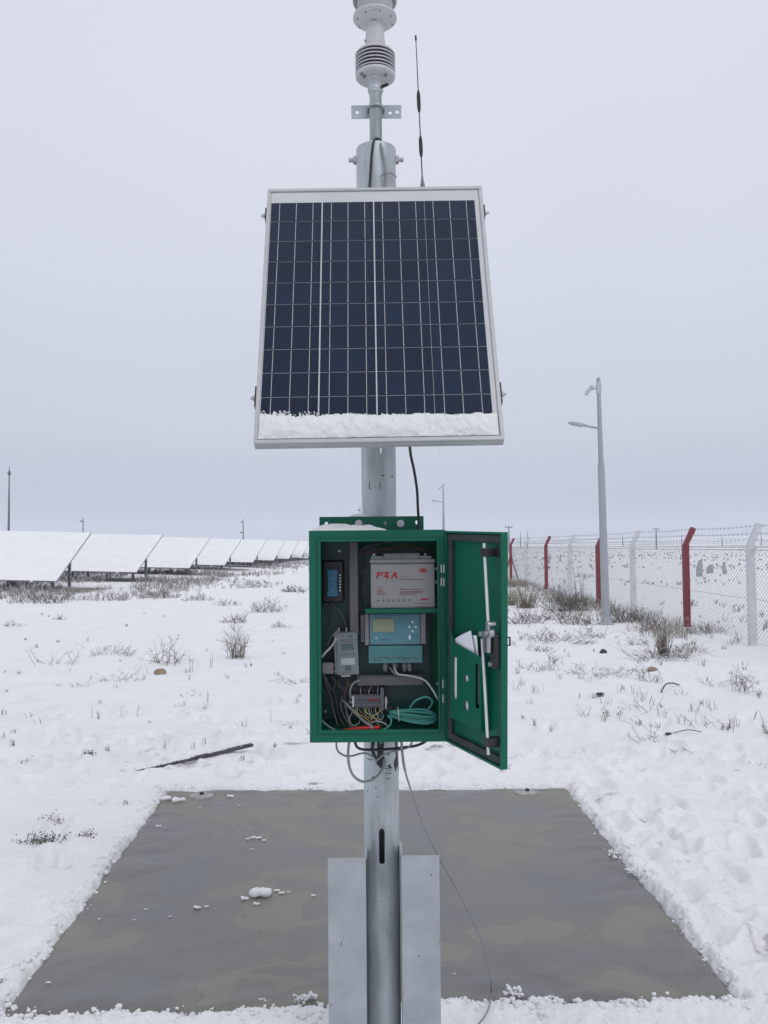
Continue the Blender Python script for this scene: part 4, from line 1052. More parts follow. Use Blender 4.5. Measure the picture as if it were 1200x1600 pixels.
# ------------------------------------------------------------------ grey modem
YMo = 2.505
a = rect(526, 991, 559.5, 1054, YMo); rotm = math.radians(-2.2)
mo = thing('modem', 'grey metal modem with small dark display on the cabinet left', 'modem', ((a[0] + a[1]) / 2, YM, a[2]))
cm_ = Vector(((a[0] + a[1]) / 2, 0, (a[2] + a[3]) / 2)); MM = Matrix.Translation(cm_) @ Matrix.Rotation(rotm, 4, 'Y') @ Matrix.Translation(-cm_)
MB(MM).box(a[0], a[1], YMo, YMo + .003, a[2], a[3]).build('face_plate', MODEM, mo, bevel=.001)
MB(MM).box(a[0] - .007, a[1] - .002, YMo + .003, YM - .001, a[2] + .002, a[3] + .004).build('housing', MODEM_SIDE, mo, bevel=.001)
def mbx(px0, py0, px1, py1, dy=.0006):
    m_ = MB(MM); c0 = P((px0 + px1) / 2, (py0 + py1) / 2, YMo); w_, h_ = abs(px1 - px0) * YMo / FPX / 2, abs(py1 - py0) * YMo / FPX / 2
    return m_, (c0.x - w_, c0.x + w_, c0.z - h_, c0.z + h_)
m_, r_ = mbx(534, 1005.5, 552.5, 1015.5); m_.box(r_[0], r_[1], YMo - .0008, YMo - .0001, r_[2], r_[3]); m_.build('display', LCD_DK, mo, smooth=False)
m_, r_ = mbx(538, 1040, 547.8, 1047.8); m_.box(r_[0], r_[1], YMo - .0008, YMo - .0001, r_[2], r_[3]); m_.build('port_window', LCD_DK, mo, smooth=False)
m_, r_ = mbx(532.5, 1028.5, 554, 1038.5); m_.box(r_[0], r_[1], YMo - .0004, YMo - .0001, r_[2], r_[3]); m_.build('spec_label', pmat('spec_label_grey', (.36, .42, .42), .6), mo, smooth=False)
for k in range(4):
    m_, r_ = mbx(533.2 + k * 6.2, 1021, 535.2 + k * 6.2, 1023.4); m_.box(r_[0], r_[1], YMo - .0008, YMo - .0001, r_[2], r_[3]); m_.build('key', PLASTIC_BLK, mo, smooth=False)
for px, py in ((529.5, 1007), (529.5, 1017.5), (556.5, 1007.5)): c = P(px, py, YMo); m_ = MB(MM); m_.cyl((c.x, YMo, c.z), (c.x, YMo - .0012, c.z), .0016, seg=8); m_.build('face_screw', PLASTIC_BLK, mo)
TM = Matrix.Translation(P(531.5, 1001, YMo - .0004)) @ Matrix.Rotation(rotm, 4, 'Y') @ Matrix.Rotation(PI / 2, 4, 'X')
text_mesh('SPECTRUM DATA PRO', .0048, TM, 'lettering', DARK_INK, mo)
m_ = MB(MM)
for (x0, y0, x1, y1) in ((534, 1001.8, 552, 1002.6), (533.5, 993.6, 538, 994.4), (544.5, 992.6, 547.2, 996), (548.5, 992.6, 552, 996), (533, 1050, 549, 1050.5)):
    _, r_ = mbx(x0, y0, x1, y1); m_.box(r_[0], r_[1], YMo - .0005, YMo - .0001, r_[2], r_[3])
m_.build('printed_marks', DARK_INK, mo, smooth=False)
m_, r_ = mbx(532, 1055.5, 546, 1056.8); m_.box(r_[0], r_[1], YMo - .001, YMo + .012, r_[2], r_[3]); m_.build('sim_tray', WHITE_PL, mo)
for px in (529, 541): c = P(px, 984, YMo + .012); m_ = MB(); m_.cyl((c.x, YMo + .02, c.z - .01), (c.x, YMo + .02, c.z + .006), .0035, seg=10); m_.build('antenna_jack', STEEL, mo)
pl = bx(MB(), 503.5, 1036, 521, 1053, 2.515, .02).build('serial_plug', DEV_GREY, None, bevel=.0015)
pl = rebase(pl)
tag(pl, 'beige serial plug pushed against the left wall beside the grey modem', 'plug')
for px, py in ((523.3, 1040), (523.3, 1049)):
    c = P(px, py, 2.52); MB().cyl((c.x - .004, 2.525, c.z), (c.x + .006, 2.525, c.z), .003, seg=8).build('thumb_screw', STEEL, pl)

# ------------------------------------------------------------------ terminal block on its rail
YT2 = 2.525
a = rect(553, 1086, 596, 1106, YT2)
tbk = thing('terminal_block_row', 'row of grey terminal blocks with wires below at the cabinet bottom', 'terminal block', ((a[0] + a[1]) / 2, YM, a[2]))
nb = 11
for k in range(nb):
    x0 = a[0] + (a[1] - a[0]) * k / nb; x1 = a[0] + (a[1] - a[0]) * (k + .93) / nb
    b = MB(); b.box(x0, x1, YT2 + .006, YM - .004, a[2], a[3]); b.box(x0, x1, YT2, YT2 + .006, a[2] + .004, a[2] + .013); b.box(x0, x1, YT2, YT2 + .006, a[3] - .012, a[3] - .004)
    b.build('block', TERM, tbk)
r_ = rect(594.5, 1075, 600, 1110, YT2 - .002); MB().box(r_[0], r_[1], YT2 - .002, YM - .002, r_[2], r_[3]).build('end_stop', TERM, tbk, bevel=.001)
r_ = rect(550, 1088, 553.5, 1105, YT2); MB().box(r_[0], r_[1], YT2, YM - .002, r_[2], r_[3]).build('end_plate', WHITE_PL, tbk, bevel=.001)
r_ = rect(601.5, 1091, 604.5, 1109, YT2); o = MB().box(r_[0], r_[1], YT2 + .01, YM - .006, r_[2], r_[3]).build('end_bracket', WHITE_PL, tbk, bevel=.001)
r_ = rect(576, 1092, 592, 1094, YT2 - .001); MB().box(r_[0], r_[1], YT2 - .0012, YT2 - .0002, r_[2], r_[3]).build('red_marker_strip', RED_INK, tbk, smooth=False)
r_ = rect(546, 1094, 606, 1099, YM - .003); MB().box(r_[0], r_[1], YM - .0038, YM - .0002, r_[2], r_[3]).build('rail', STEEL, tbk)

# ------------------------------------------------------------------ cables
def cable(name, pts, r, m, label, n=6, seg=7, cat='cable', group=None):
    q = [p if isinstance(p, Vector) else P(*p) for p in pts]
    return tag(rebase(MB().tube(smooth_path(q, n), r, seg).build(name, m, None, ang=180)), label, cat, group)
# inside the cabinet
cable('white_cable', [(525, 987, 2.53), (524, 1000, 2.50), (516, 1012, 2.47), (508, 1020, 2.46), (503, 1027, 2.462)], .0032, CABLE_WH, 'white cable curving from the grey modem top to the left cabinet wall')
cable('grey_cable', [(615, 1041, 2.54), (619, 1050, 2.515), (624, 1054, 2.51), (633, 1055, 2.51), (650, 1058, 2.505), (665, 1064, 2.49), (676, 1078, 2.47), (683, 1090, 2.462)], .0031, CABLE_WH, 'pale cable running from the data logger glands to the right hinge side')
cable('grey_cable', [(609, 1043, 2.54), (614, 1050, 2.525), (620, 1054, 2.522)], .0028, CABLE_GREY, 'short grey cable bent under the data logger glands')
cable('grey_cable', [(562, 1063, 2.515), (552, 1068, 2.51), (547, 1078, 2.505), (548, 1092, 2.51)], .0032, CABLE_GREY, 'grey cable looping left of the terminal blocks')
cable('grey_cable', [(534, 1092, 2.54), (545, 1104, 2.52), (558, 1117, 2.50), (570, 1128, 2.48), (580, 1135, 2.468), (581, 1143, 2.468)], .0048, CABLE_GREY, 'thick grey cable crossing diagonally down to the cabinet bottom')
cable('grey_cable', [(538, 1100, 2.55), (543, 1118, 2.53), (546, 1132, 2.51), (548, 1142, 2.50)], .0036, CABLE_GREY, 'grey cable dropping straight to the cabinet floor')
cable('grey_cable', [(502.5, 1126, 2.462), (512, 1134, 2.46), (522, 1140, 2.455), (532, 1142, 2.455), (545, 1141, 2.46)], .0029, CABLE_GREY, 'grey cable sweeping along the lower left corner of the cabinet')
cable('dark_cable', [(508, 1058, 2.50), (514, 1072, 2.50), (522, 1082, 2.52), (526, 1100, 2.53), (530, 1120, 2.53), (540, 1138, 2.52)], .0042, CABLE_DK, 'black cable falling from the serial plug down the left side')
cable('dark_cable', [(505, 1060, 2.52), (512, 1078, 2.53), (520, 1078, 2.53), (524, 1066, 2.53), (518, 1056, 2.53)], .0042, CABLE_DK, 'black cable bent in a tight loop under the serial plug')
cable('dark_cable', [(505, 944, 2.56), (518, 945, 2.55), (530, 956, 2.545), (538, 970, 2.54), (540, 982, 2.54)], .0035, CABLE_DK, 'black cable arching below the blue charge controller')
cable('dark_cable', [(560, 896, 2.56), (556, 880, 2.55), (566, 858, 2.54), (590, 850, 2.53), (614, 848, 2.53), (622, 858, 2.53)], .0026, CABLE_DK, 'thin black cable arching above the battery')
cable('dark_cable', [(535, 905, 2.548), (541, 904, 2.53), (546, 905, 2.54)], .002, CABLE_DK, 'short black wire leaving the upper charge controller terminals')
cable('dark_cable', [(535, 914, 2.548), (541, 915, 2.53), (546, 913, 2.54)], .002, CABLE_DK, 'short black wire leaving the middle charge controller terminals')
cable('red_wire', [(562, 862, 2.55), (580, 864, 2.54), (600, 858, 2.53), (640, 852, 2.53), (666, 862, 2.51)], .0018, BROWN_WIRE, 'thin reddish wire strung behind the battery lid')
cable('white_cable', [(511, 1010, 2.555), (518, 994, 2.55), (528, 984, 2.545)], .0022, CABLE_GREY, 'thin grey wire behind the white cable left of the modem')
for i_, (pts_c, r_c, m_c, lb_c) in enumerate((
    ([(506, 1052, 2.50), (509, 1070, 2.50), (517, 1090, 2.51), (521, 1112, 2.51), (528, 1134, 2.50)], .0032, CABLE_DK, 'dark cable hugging the left wall below the serial plug'),
    ([(530, 1057, 2.53), (528, 1068, 2.52), (534, 1076, 2.52), (544, 1072, 2.53), (550, 1062, 2.54)], .0026, CABLE_DK, 'dark wire sagging below the grey modem'),
    ([(541, 1057, 2.53), (543, 1070, 2.52), (538, 1084, 2.52), (540, 1100, 2.53)], .0022, BROWN_WIRE, 'reddish wire dropping from the grey modem underside'),
    ([(536, 1084, 2.54), (532, 1104, 2.52), (540, 1124, 2.50), (552, 1140, 2.48)], .0036, CABLE_DK, 'dark cable falling beside the thick diagonal cable'),
    ([(551, 1112, 2.51), (546, 1124, 2.50), (552, 1134, 2.49), (562, 1128, 2.49), (560, 1116, 2.50)], .0018, CABLE_GREY, 'thin grey wire curled under the terminal blocks'),
    ([(604, 1112, 2.53), (612, 1104, 2.54), (606, 1120, 2.51), (600, 1132, 2.49)], .0022, CABLE_DK, 'dark wire bent between the terminal blocks and the teal coil'),
    ([(560, 893, 2.562), (566, 905, 2.56), (563, 925, 2.56), (567, 946, 2.56), (562, 962, 2.56)], .0022, CABLE_DK, 'dark wire running down between the vertical duct and the battery'),
    ([(600, 851, 2.55), (588, 848, 2.54), (575, 856, 2.54), (569, 872, 2.55), (567, 890, 2.56)], .0024, CABLE_DK, 'dark wire looping from the battery left terminal to the duct'),
    ([(508, 955, 2.56), (520, 962, 2.555), (514, 978, 2.55), (506, 992, 2.55)], .0020, CABLE_DK, 'thin dark wire above the grey modem at the left wall'),
    ([(664, 1138, 2.47), (650, 1141, 2.468), (636, 1139, 2.47), (622, 1141, 2.468), (608, 1139, 2.47)], .0028, CABLE_DK, 'dark cable lying under the teal coil'))):
    cable('thin_cable', pts_c, r_c, m_c, lb_c)
# wires below the terminals
rw_ = random.Random(3); ORD = ['first', 'second', 'third', 'fourth', 'fifth', 'sixth', 'seventh', 'eighth', 'ninth', 'tenth', 'eleventh', 'twelfth', 'thirteenth', 'fourteenth']
for k in range(14):
    x = 557 + k * 2.9; m = [YEL_WIRE, CABLE_WH, CABLE_GREY, BROWN_WIRE, CABLE_WH, TEAL_CABLE][k % 6]
    ex = 572 + rw_.uniform(0, 30); ey = 1126 + rw_.uniform(-3, 9)
    cable('terminal_wire', [(x, 1104, YT2 + .012), (x + rw_.uniform(-3, 2), 1112, YT2 - .008), ((x + ex) / 2 + rw_.uniform(-5, 5), 1120 + rw_.uniform(-2, 2), YT2 - .012 + rw_.uniform(-.012, .01)), (ex, ey, YT2 - .02)], .00125, m, '%s %s wire from the left, hanging below the terminal blocks' % (ORD[k], ['yellow', 'white', 'grey', 'brown', 'white', 'teal'][k % 6]), n=5, seg=5, cat='wire', group='wires below the terminal blocks')
for k in range(9):
    x = 556 + k * 4.2
    cable('terminal_wire', [(x, 1087, YT2 + .02), (x + rw_.uniform(-2, 2), 1080, YT2 + .006), (x + rw_.uniform(-5, 5), 1071, YT2 + .02)], .0013, [BROWN_WIRE, CABLE_DK, CABLE_WH][k % 3], '%s %s wire from the left, rising from the terminal blocks' % (ORD[k], ['brown', 'black', 'white'][k % 3]), n=5, seg=5, cat='wire', group='wires above the terminal blocks')
cable('white_cable', [(578, 1130, 2.49), (588, 1127, 2.48), (598, 1129, 2.478), (606, 1134, 2.48)], .0019, CABLE_WH, 'thin white wire bridging the tangle and the teal coil')
# red sleeve
red = MB().tube(smooth_path([P(529, 1142.5, 2.462), P(545, 1140, 2.455), P(565, 1138, 2.453), P(594, 1136.5, 2.455)], 6), [.002] * 3 + [.0042] * 5 + [.0056] * 11, 10).build('red_cable_sleeve', RED_CABLE, None, ang=180)
tag(rebase(red), 'red sleeve lying on the cabinet floor', 'cable sleeve')
r_ = P(581, 1137.2, 2.4525); MB().cyl((r_.x - .004, 2.4530, r_.z), (r_.x + .004, 2.4530, r_.z), .0072, seg=12).build('tape_band', CABLE_GREY, red)
# coil of teal cable: one continuous hank
pts = []
rc = random.Random(9)
for k in range(11):
    for q in range(12):
        t = 2 * PI * q / 12; rx = 36 - .7 * (k % 5) + rc.uniform(-2, 2); ry = 3.5 + 10 * ((k * 4) % 11) / 10 + rc.uniform(-1, 1)
        px = 646 + rx * math.cos(t); f_ = (px - 610) / 72
        py = 1115 + 6 * f_ + ry * math.sin(t) * (.45 + .6 * f_) + (k - 5) * .5; Y = 2.484 - .014 * math.sin(t) + .0035 * ((k * 7) % 11) - .012
        pts.append(P(px, min(py, 1136), Y))
coil = MB().tube(smooth_path(pts, 3), .0031, 7)
coil.tube(smooth_path([P(640, 1106, 2.49), P(648, 1096, 2.485), P(658, 1090.5, 2.48), P(668, 1089, 2.478), (P(675.5, 1095, 2.478)), P(674, 1102, 2.482), P(669, 1108, 2.488)], 6), .0031, 7)
coil.tube(smooth_path([P(606, 1118, 2.48), P(611, 1124, 2.472), P(610, 1132, 2.468), P(604, 1138, 2.464), P(594, 1141, 2.462)], 6), .0031, 7)
coil = rebase(coil.build('cable_coil', TEAL_CABLE, None, ang=180)); tag(coil, 'coil of teal cable lying on the cabinet floor at right', 'cable')
c = P(622, 1115, 2.478); MB().tube([(c.x + .0, 2.464, c.z + .014), (c.x + .001, 2.458, c.z), (c.x + .002, 2.464, c.z - .018), (c.x + .002, 2.50, c.z - .016), (c.x, 2.50, c.z + .014), (c.x, 2.464, c.z + .014)], .0022, 6).build('cable_tie', CABLE_WH, coil)
# below the cabinet
cable('dark_cable', [(525.5, 1158, 2.50), (526, 1168, 2.50), (530, 1176, 2.50), (540, 1181, 2.51), (550, 1181, 2.53), (565, 1177, 2.57), (575, 1178, 2.60), (584, 1184, 2.625), (588, 1190, 2.635)], .0029, CABLE_GREY, 'thin grey cable sagging from the cabinet left corner to the pole')
cable('grey_cable', [(545.5, 1158, 2.50), (544, 1178, 2.50), (546, 1198, 2.50), (553, 1213, 2.51), (566, 1221, 2.54), (580, 1219, 2.58), (592, 1210, 2.61), (599, 1197, 2.632), (600, 1186, 2.64)], .0040, CABLE_GREY, 'thick grey cable hanging in a deep loop below the cabinet')
cable('black_cable', [(554.5, 1158, 2.50), (557, 1166, 2.50), (563, 1170, 2.515), (575, 1171.5, 2.54), (600, 1171, 2.555), (630, 1168, 2.54), (650, 1165, 2.52), (664, 1159, 2.51), (668, 1154, 2.51)], .0042, RUBBER, 'black cable slung under the cabinet across the pole')
cable('grey_cable', [(589, 1189, 2.632), (596, 1182, 2.60), (607, 1176, 2.57), (620, 1172.5, 2.55), (632, 1170, 2.535), (641, 1165, 2.52), (645, 1155, 2.51)], .0030, CABLE_GREY, 'grey cable rising from the pole to the right underside of the cabinet')
pts_ = smooth_path([P(627, 1155, 2.52), P(628.5, 1175, 2.52), P(632, 1200, 2.53), P(640, 1228, 2.56), P(660, 1285, 2.60), P(685, 1337, 2.645), P(712, 1386, 2.70), P(735, 1430, 2.76), P(755, 1477, 2.84), P(765, 1520, 2.90), over_snow(768, 1550, .012), over_snow(766.5, 1565, .012), over_snow(762, 1579, .012), over_snow(756, 1590, .010), over_snow(748, 1600, .008), over_snow(738, 1614, .008), over_snow(727, 1630, .006)], 7)
tag(rebase(MB().tube(pts_, [.0042 if i < 16 else .0030 for i in range(len(pts_))], 7).build('long_cable', CABLE_GREY, None, ang=180)), 'long thin grey cable drooping from the cabinet down to the snow at right', 'cable')
cable('black_cable', [(640, 695, 2.34), (642, 712, 2.40), (647, 735, 2.47), (651.5, 765, 2.52), (653, 795, 2.54), (654, 812, 2.56), (654, 835, 2.565)], .0042, RUBBER, 'black cable hanging from the solar panel to the cabinet roof')
mh = [P(577, 300, 2.62), P(579, 270, 2.625), P(581, 240, 2.628), P(584, 221, 2.635), P(589, 216.5, 2.655), P(595, 220, 2.665), P(598, 226, 2.67)]
tag(rebase(MB().tube(smooth_path(mh, 6), .0042, 8).build('black_cable', RUBBER, None, ang=180)), 'black cable looped over the top of the pole sleeve', 'cable')
mh = [P(590, 219, 2.66), P(596, 229, 2.632), P(600, 250, 2.628), P(602.5, 270, 2.625), P(603, 300, 2.62)]
tag(rebase(MB().tube(smooth_path(mh, 6), .0046, 8).build('grey_cable', CABLE_GREY, None, ang=180)), 'grey cable coming out of the pole top beside the black one', 'cable')
tie = MB().tube(smooth_path([P(594, 276, 2.63), P(602, 271, 2.618), P(612, 271, 2.63), P(619, 277, 2.66)], 4), .0024, 6)
tag(rebase(tie.build('cable_tie', CABLE_GREY, None)), 'zip tie around the cable on the pole sleeve', 'cable tie')

# ------------------------------------------------------------------ rows of snow covered solar tables on the left
LOWP = [(85, 908), (215, 894), (300, 887.5), (354, 883), (400, 878.5), (432, 875.5), (455, 873), (474, 871.2), (489, 869.6)]
UPP = [(146, 832), (253, 836), (325, 840.5), (375, 842.5), (413, 843.6), (442, 844.6), (464, 845.3), (481, 846), (495, 846.6)]
words = ['nearest and largest', 'second nearest', 'third nearest', 'fourth nearest', 'fifth nearest', 'sixth nearest', 'seventh nearest', 'eighth nearest', 'farthest']
for k in range(9):
    d = ROW_D[k]; a = P(*LOWP[k], d); b = P(*UPP[k], d * 1.118)
    b = Vector((a.x + (b.x - a.x) * .5, b.y, b.z)); a = Vector((b.x, a.y, a.z))
    gz = h1(a.x, d + .6)
    root = thing('solar_table', 'snow covered solar table on posts, %s of the rows on the left' % words[k], 'solar table', (a.x, d + 1.0, gz), 'rows of snow covered solar tables')
    ln = 20; sl = .030
    v = b - a; vl_ = v.length; v.normalize(); lf = Vector((-1, 0, sl)).normalized(); nrm = v.cross(lf); nrm = nrm if nrm.z > 0 else -nrm; nrm.normalize()
    X = Matrix(((lf.x, nrm.x, v.x, a.x), (lf.y, nrm.y, v.y, a.y), (lf.z, nrm.z, v.z, a.z), (0, 0, 0, 1)))
    MB(X).box(0, ln, -.045, -.004, 0, vl_).build('module_frame', PV_STEEL, root)
    nu, nv_ = 60, 10; mb = MB(X); vs = []
    for i in range(nu):
        for j in range(nv_):
            p, q = ln * i / (nu - 1), vl_ * j / (nv_ - 1); e = 0 if i in (0, nu - 1) or j in (0, nv_ - 1) else 1
            vs.append((min(ln, p + .02 * (i == 0)), -.0035 + e * (.045 + .012 * float(vnoise(np.array([p * 1.3]), np.array([q * 1.3 + k * 7]), 4)[0])), q + (.015 if j == 0 else 0)))
    mb.add(vs, [(i * nv_ + j, (i + 1) * nv_ + j, (i + 1) * nv_ + j + 1, i * nv_ + j + 1) for i in range(nu - 1) for j in range(nv_ - 1)])
    mb.build('snow_cover', SNOW, root, ang=180)
    for q in (.12, .38, .68, .92): MB(X).box(.06, ln, -.10, -.047, vl_ * q - .03, vl_ * q + .03).build('purlin', PV_STEEL, root)
    for p in np.arange(.62, ln, 2.9):
        for q in (.33, .80):
            c = X @ Vector((p, -.14, vl_ * q)); z0 = h1(c.x, c.y) - .1
            MB().box(c.x - .055, c.x + .055, c.y - .04, c.y + .04, z0, c.z).build('post', PV_STEEL, root)
        A, B = X @ Vector((p, -.19, vl_ * .10)), X @ Vector((p, -.19, vl_ * .9)); MB().tube([A, B], .05, 4).build('rafter', PV_STEEL, root)
        A = X @ Vector((p, -.15, vl_ * .14)); c = X @ Vector((p, -.14, vl_ * .36)); B = Vector((c.x, c.y, c.z - .55)); MB().tube([A, B], .035, 4).build('brace', PV_STEEL, root)
    for p in np.arange(.9, 8 if k < 3 else 2, 2.1): c = X @ Vector((p, -.03, -.02)); MB().blob(c, .05, (1.2, .8, .8), 1, .2).build('snow_knob', SNOW, root, ang=180)

# ------------------------------------------------------------------ perimeter fence on the right
FP = [(1171, 1006), (1070, 982), (987, 956), (933, 942), (889, 930.5), (852, 921), (820, 914.5), (797, 909.5)]
gp = []
for px, py in FP:
    d = 5.72 / ((px - 600) / FPX); gp.append(Vector((5.72, d, h1(5.72, d))))
gp = [Vector((5.74, gp[0].y - 2.6, h1(5.74, gp[0].y - 2.6)))] + gp
while gp[-1].y < 62: gp.append(Vector((5.72, gp[-1].y + 4.2, h1(5.72, gp[-1].y + 4.2))))
ZB, ZT = 1.56, 1.82
fence = thing('perimeter_fence', 'chain link fence with red and white bent posts and barbed wire', 'fence', (5.72, gp[1].y, 0))
OUT = .16
for i, g in enumerate(gp):
    redp = i % 2 == 0
    mb = MB(); w_ = .055
    prof = [(0, g.z - .2), (0, ZB - .02), (.012, ZB + .03), (OUT, ZT + .07)]
    vs = []
    for j, (dx, z) in enumerate(prof):
        tl = (0, 0, .35, .95)[j]
        for sx_, sy_ in ((-1, -1), (1, -1), (1, 1), (-1, 1)):
            w2 = w_ * (1 if j < 2 else .88)
            vs.append((g.x + dx + sx_ * w2 * (1 - .12 * (j > 1)), g.y + sy_ * w2, z - sx_ * w2 * tl * .45))
    fs = [(j * 4 + q, j * 4 + (q + 1) % 4, j * 4 + 4 + (q + 1) % 4, j * 4 + 4 + q) for j in range(3) for q in range(4)] + [(3, 2, 1, 0), (12, 13, 14, 15)]
    mb.add(vs, fs)
    mb.build('fence_post', POST_RED if redp else POST_WHITE, fence, bevel=.006, label='red fence post with bent top' if redp else 'snowy white fence post with bent top')
    if i == 8:
        for sy_, dx in ((-1, -.45), (1, .45)):
            MB().tube([(g.x + dx * 1.0, g.y + sy_ * .6, g.z - .1), (g.x, g.y + sy_ * .03, 1.15)], .05, 4).build('diagonal_brace', POST_RED, fence)
y0f, y1f = gp[0].y - .3, gp[-1].y
def along_fence(y): return 5.72 - .058
xf = 5.72 + .064
def wire_run(z, dx, r, m, name, barbs=0, sag=.02):
    mb = MB(); n = 120; pts = []
    for i in range(n + 1):
        y = y0f + (y1f - y0f) * (i / n) ** 1.5
        ys = [g.y for g in gp]; k = max(0, min(len(ys) - 2, sum(1 for q in ys if q <= y) - 1)); tt = (y - ys[k]) / (ys[k + 1] - ys[k])
        pts.append(Vector((5.72 + dx, y, z - sag * 4 * tt * (1 - tt) if 0 <= tt <= 1 else z)))
    mb.tube(pts, r, 4)
    if barbs:
        y = y0f; rb = random.Random(int(z * 100))
        while y < 45:
            zc_ = z - sag * .7
            ys = [g.y for g in gp]; k = max(0, min(len(ys) - 2, sum(1 for q in ys if q <= y) - 1)); tt = (y - ys[k]) / (ys[k + 1] - ys[k])
            c = Vector((5.72 + dx, y, z - sag * 4 * tt * (1 - tt)))
            for s2 in (-1, 1):
                e = Vector((rb.uniform(-.01, .01), s2 * .022, .022)); mb.tube([c - e, c + e], .0022, 3, cap=False)
            y += .17
    return mb.build(name, m, fence, ang=180)
wire_run(ZB + .09, .045, .003, WIRE_DK, 'barbed_wire', 1); wire_run(ZB + .19, .095, .003, WIRE_DK, 'barbed_wire', 1); wire_run(ZT + .05, .155, .003, WIRE_DK, 'barbed_wire', 1)
for z, r in ((ZB - .03, .018), ): wire_run(z, .074, r, POST_WHITE, 'top_rail', 0, .0)
wire_run(ZB - .075, .060, .006, WIRE_DK, 'tension_wire', 0, .0); wire_run(.72, .060, .004, WIRE, 'tension_wire', 0, .01)
def chain_link():
    AA, hz2 = .055, .078; mb = MB(); zb_, zt2 = .02, ZB - .045
    y = y0f; nz = int((zt2 - zb_) / (hz2 / 2)); i = 0; r = .0022
    V, Fc = [], []
    while y < 40:
        base = len(V)
        for k in range(nz + 1):
            s2 = (k + i) % 2; z = zb_ + k * hz2 / 2; yy = y + s2 * AA; x = xf + (.003 if s2 else -.003)
            V += [(x - r, yy, z), (x + r, yy - r, z), (x + r, yy + r, z)]
        for k in range(nz):
            b = base + k * 3
            for q in range(3): Fc.append((b + q, b + (q + 1) % 3, b + 3 + (q + 1) % 3, b + 3 + q))
        y += AA; i += 1
    mb.v = [Vector(v) for v in V]; mb.f = Fc; mb.mi = [0] * len(Fc)
    return mb.build('chain_link_mesh', WIRE, fence, smooth=False, kind='stuff')
chain_link()

# ------------------------------------------------------------------ lamp posts
def lamp_post(px, py, d, label, group='grey lamp posts inside the fence', lean=-.012):
    g = P(px, py, d); z0 = h1(g.x, d)
    r = thing('lamp_post', label, 'lamp post', (g.x, d, z0), group)
    L2 = lambda z, dx=0, dy=0: Vector((g.x + lean * z + dx, d + dy, z0 + z))
    MB().lathe([(.16, -.05), (.16, .02), (.105, .05), (.085, .14), (.072, .16)], (g.x, d, z0), 12).build('base', LAMP_GREY, r)
    MB().tube([L2(.1), L2(3.05), L2(3.2)], [.082, .068, .066], 12).build('lower_pole', LAMP_GREY, r)
    MB().tube([L2(3.12), L2(3.16), L2(4.85)], [.050, .054, .036], 12).build('upper_pole', LAMP_GREY, r)
    MB().tube([L2(4.83), L2(4.86), L2(4.93), L2(4.95)], [.042, .042, .04, .01], 10).build('finial', LAMP_GREY, r)
    za = 3.92; arm = MB().tube([L2(za, -.03), L2(za + .05, -.30)], .022, 8).build('lamp_arm', LAMP_GREY, r)
    hd = MB(); pr = [(-.26, .045, .02), (-.36, .075, .035), (-.50, .075, .04), (-.60, .055, .03), (-.64, .02, .012)]
    vs = []
    for dx, wy, hh in pr:
        zc_ = za + .05 + (-.26 - dx) * .16
        for a_, b_ in ((-1, -.5), (1, -.5), (1, .3), (.6, 1), (-.6, 1), (-1, .3)): vs.append(L2(zc_ + b_ * hh, dx, a_ * wy))
    hd.add(vs, [(j * 6 + q, j * 6 + (q + 1) % 6, j * 6 + 6 + (q + 1) % 6, j * 6 + 6 + q) for j in range(4) for q in range(6)] + [(5, 4, 3, 2, 1, 0), tuple(range(24, 30))])
    hd = hd.build('lamp_head', LAMP_GREY, r, ang=50)
    c0, c1 = L2(za + .05 + .1 * .16 - .022, -.36), L2(za + .05 + .32 * .16 - .018, -.58); MB().tube([c0, c1], [.022, .018], 8).build('lens', LAMP_LENS, hd)
    cb = MB().tube([L2(4.72, -.03), L2(4.72, -.11)], .012, 6).build('camera_bracket', LAMP_LENS, r)
    m2 = MB(); m2.blob(L2(4.74, -.14), .055, (1, .9, 1), 2, .02); cmh = m2.build('camera_dome', LAMP_LENS, r, ang=180)
    MB().tube([L2(4.72, -.17), L2(4.66, -.225), L2(4.60, -.255), L2(4.59, -.265)], [.032, .044, .040, .012], 10).build('camera_body', LAMP_LENS, r)
    MB().box(g.x + lean * 4.75 - .045, g.x + lean * 4.75 + .045, d - .05, d + .05, z0 + 4.62, z0 + 4.84).build('junction_box', LAMP_LENS, r, bevel=.005)
lamp_post(947, 976, 16.6, 'tall grey lamp post with camera standing before the fence at right')
lamp_post(694, 898, 45, 'far grey lamp post seen just right of the steel pole above the cabinet', lean=0)

